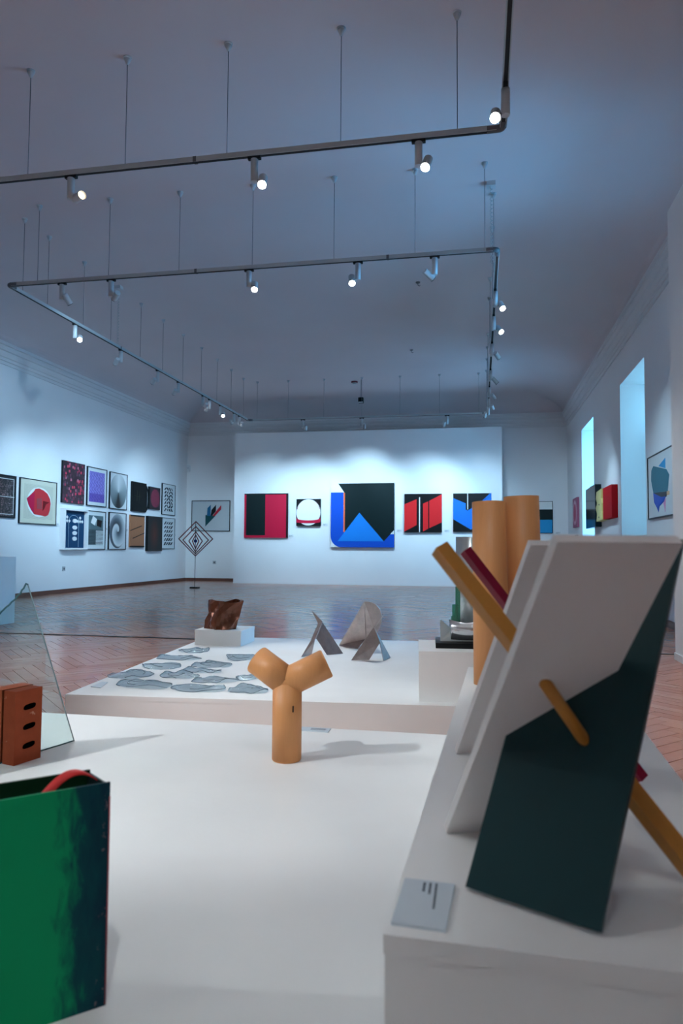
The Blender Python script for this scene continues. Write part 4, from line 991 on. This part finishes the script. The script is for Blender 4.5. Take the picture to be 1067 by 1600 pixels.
lamp(BX0, 13.55, (-6.6, 16.8, 1.5), 'last spotlight before the far left corner of the track', 38, 36, 'y', side=R_, colr=COOL)
# right side of the rectangle
lamp(BX1, 7.35, (1.35, 4.6, 0.0), 'lit spotlight at the front end of the right side of the track', 90, 44, 'y', side=R_)
lamp(BX1, 8.15, (1.75, 6.0, 0.6), 'second lit spotlight along the right side of the track', 60, 44, 'y', side=R_)
lamp(BX1, 9.24, (1.98, 12.8, 1.5), 'third spotlight along the right side of the track, showing its round lens', 150, 36, 'y', side=R_, colr=COOL)
lamp(BX1, 10.62, (1.98, 11.3, 1.5), 'fourth spotlight along the right side of the track, tilted down right', 120, 36, 'y', side=R_, colr=COOL)
lamp(BX1, 11.74, (1.98, 15.2, 1.6), 'fifth spotlight along the right side of the track, hanging straight', 99, 50, 'y', side=R_, colr=COOL)
lamp(BX1, 12.60, (1.4, 16.8, 1.5), 'sixth spotlight along the right side of the track, faintly lit', 70, 56, 'y', side=R_, colr=COOL)
lamp(BX1, 13.30, (-0.15, 15.87, 1.6), 'last spotlight on the right side of the track, turned left', 167, 60, 'y', side=L_, colr=COOL)
# far side of the rectangle
lamp(-3.57, BY1, (-3.85, 15.87, 1.65), 'left spotlight on the far side of the track', 161, 74, side=R_, colr=COOL)
lamp(-2.34, BY1, (-2.60, 15.87, 1.75), 'middle spotlight on the far side of the track', 186, 80, side=R_, colr=COOL)
lamp(-0.62, BY1, (-1.20, 15.87, 1.60), 'right spotlight on the far side of the track', 173, 76, side=L_, colr=COOL)
# unseen lamps above and behind the camera: some guessed from shadows, others added to brighten
lamp(AX0, 1.35, (-0.85, 2.35, 0.2), 'unseen spotlight on the left side of the nearest track, forward one', 120, 24, 'y', blend=0.6)
lamp(-2.9, 0.3, (-0.85, 2.3, 0.2), 'unseen spotlight on the cross rail above the camera, left one', 210, 34, blend=0.7)
lamp(-1.9, 0.3, (0.02, 1.15, 0.4), 'unseen spotlight on the cross rail above the camera, middle one', 26, 24)
lamp(AX1, -0.3, (0.06, 0.92, 0.42), 'unseen spotlight on the right side of the nearest track, above the leaning boards', 12, 30, 'y')
lamp(-1.2, 0.3, (-1.0, 3.7, 0.15), 'unseen added spotlight on the cross rail above the camera, right one', 40, 30)  # added to light the rear platform
lamp(AX1, 0.9, (-0.9, 2.8, 0.15), 'unseen spotlight on the right side of the nearest track, forward one', 34, 34, 'y')
lamp(AX1, -0.6, (-0.72, 0.88, 0.3), 'unseen added spotlight on the right side of the nearest track, second one', 58, 27, 'y')  # added to brighten the front of the green box
lamp(AX1, 2.7, (1.0, 3.9, 0.0), 'unseen added spotlight on the right side of the nearest track, turned to the parquet', 110, 50, 'y', side=R_)  # added to brighten the right parquet and its warm bounce
lamp(AX1, 2.3, (1.43, 5.1, 1.6), 'unseen added spotlight on the right side of the nearest track, turned to the partition end', 26, 50, 'y', side=R_)  # added because the partition end came out too dark
lamp(AX0, 0.5, (-0.45, 0.98, 0.15), 'unseen spotlight on the left side of the nearest track, aimed at the green box', 95, 15, 'y', blend=0.6)
lamp(AX1, 1.25, (0.06, 2.2, 0.72), 'unseen added spotlight on the right side of the nearest track, aimed at the standing logs', 34, 16, 'y')  # added to brighten the logs alone
lamp(AX1, -1.6, (0.4, -4.6, 1.5), 'unseen added spotlight on the right side of the nearest track, rear one', 230, 70, 'y')  # added for soft bounce off the back wall
lamp(AX0, 3.5, (-3.3, 4.6, 0.0), 'unseen added spotlight on the left side of the nearest track, nearest its corner', 190, 70, 'y')  # added to brighten the left parquet
lamp(AX0, -0.6, (-3.5, -4.6, 1.5), 'unseen added spotlight on the left side of the nearest track, third one', 260, 70, 'y')  # added, like the rear right lamp, for back wall bounce
lamp(AX0, -1.8, (-7.25, -0.6, 1.5), 'unseen added spotlight on the left side of the nearest track, rear one turned to the wall', 120, 60, 'y')  # added so the room behind bounces more light

# ------------------------------------------------------------------ small things on the ceiling
t = thing('smoke_detector', 'round smoke detector with a reddish base on the ceiling near the far end', 'smoke detector', (-2.55, 14.45, ZC))
MB().cyl((-2.55, 14.45, ZC), (-2.55, 14.45, ZC-0.03), 0.07, 0.065, 20).part('base', flat('maroon_plastic', (0.16, 0.03, 0.04)), t)
MB().cyl((-2.55, 14.45, ZC-0.03), (-2.55, 14.45, ZC-0.06), 0.05, 0.035, 20).part('chamber', LAMPG, t)
t = thing('hanging_projector_box', 'small black box hanging on a thin rod at the far end of the track', 'device', (-2.384, 14.3, ZC))
MB().cyl((-2.384, 14.3, ZC), (-2.384, 14.3, 3.93), 0.008, 0.008, 10).part('rod', ROD, t)
MB().box((-2.435, 14.25, 3.82), (-2.333, 14.35, 3.93)).part('housing', BLACK, t, bevel=0.004)
MB().box((-2.43, 14.246, 3.815), (-2.338, 14.25, 3.835)).part('pale_edge', WHITE, t)
for (x, y, lab) in ((-0.778, 9.16, 'nearer small hook on the ceiling right of centre'), (-1.157, 12.3, 'farther small hook on the ceiling right of centre')):
    t = thing('ceiling_hook', lab, 'hook', (x, y, ZC))
    MB().cyl((x, y, ZC), (x, y, ZC-0.012), 0.03, 0.028, 14).part('plate', CONN, t)
    MB().tube([(x, y, ZC-0.012), (x, y, ZC-0.04), (x+0.02, y, ZC-0.055), (x+0.03, y, ZC-0.04)], 0.005, 6).part('hook', CONN, t)
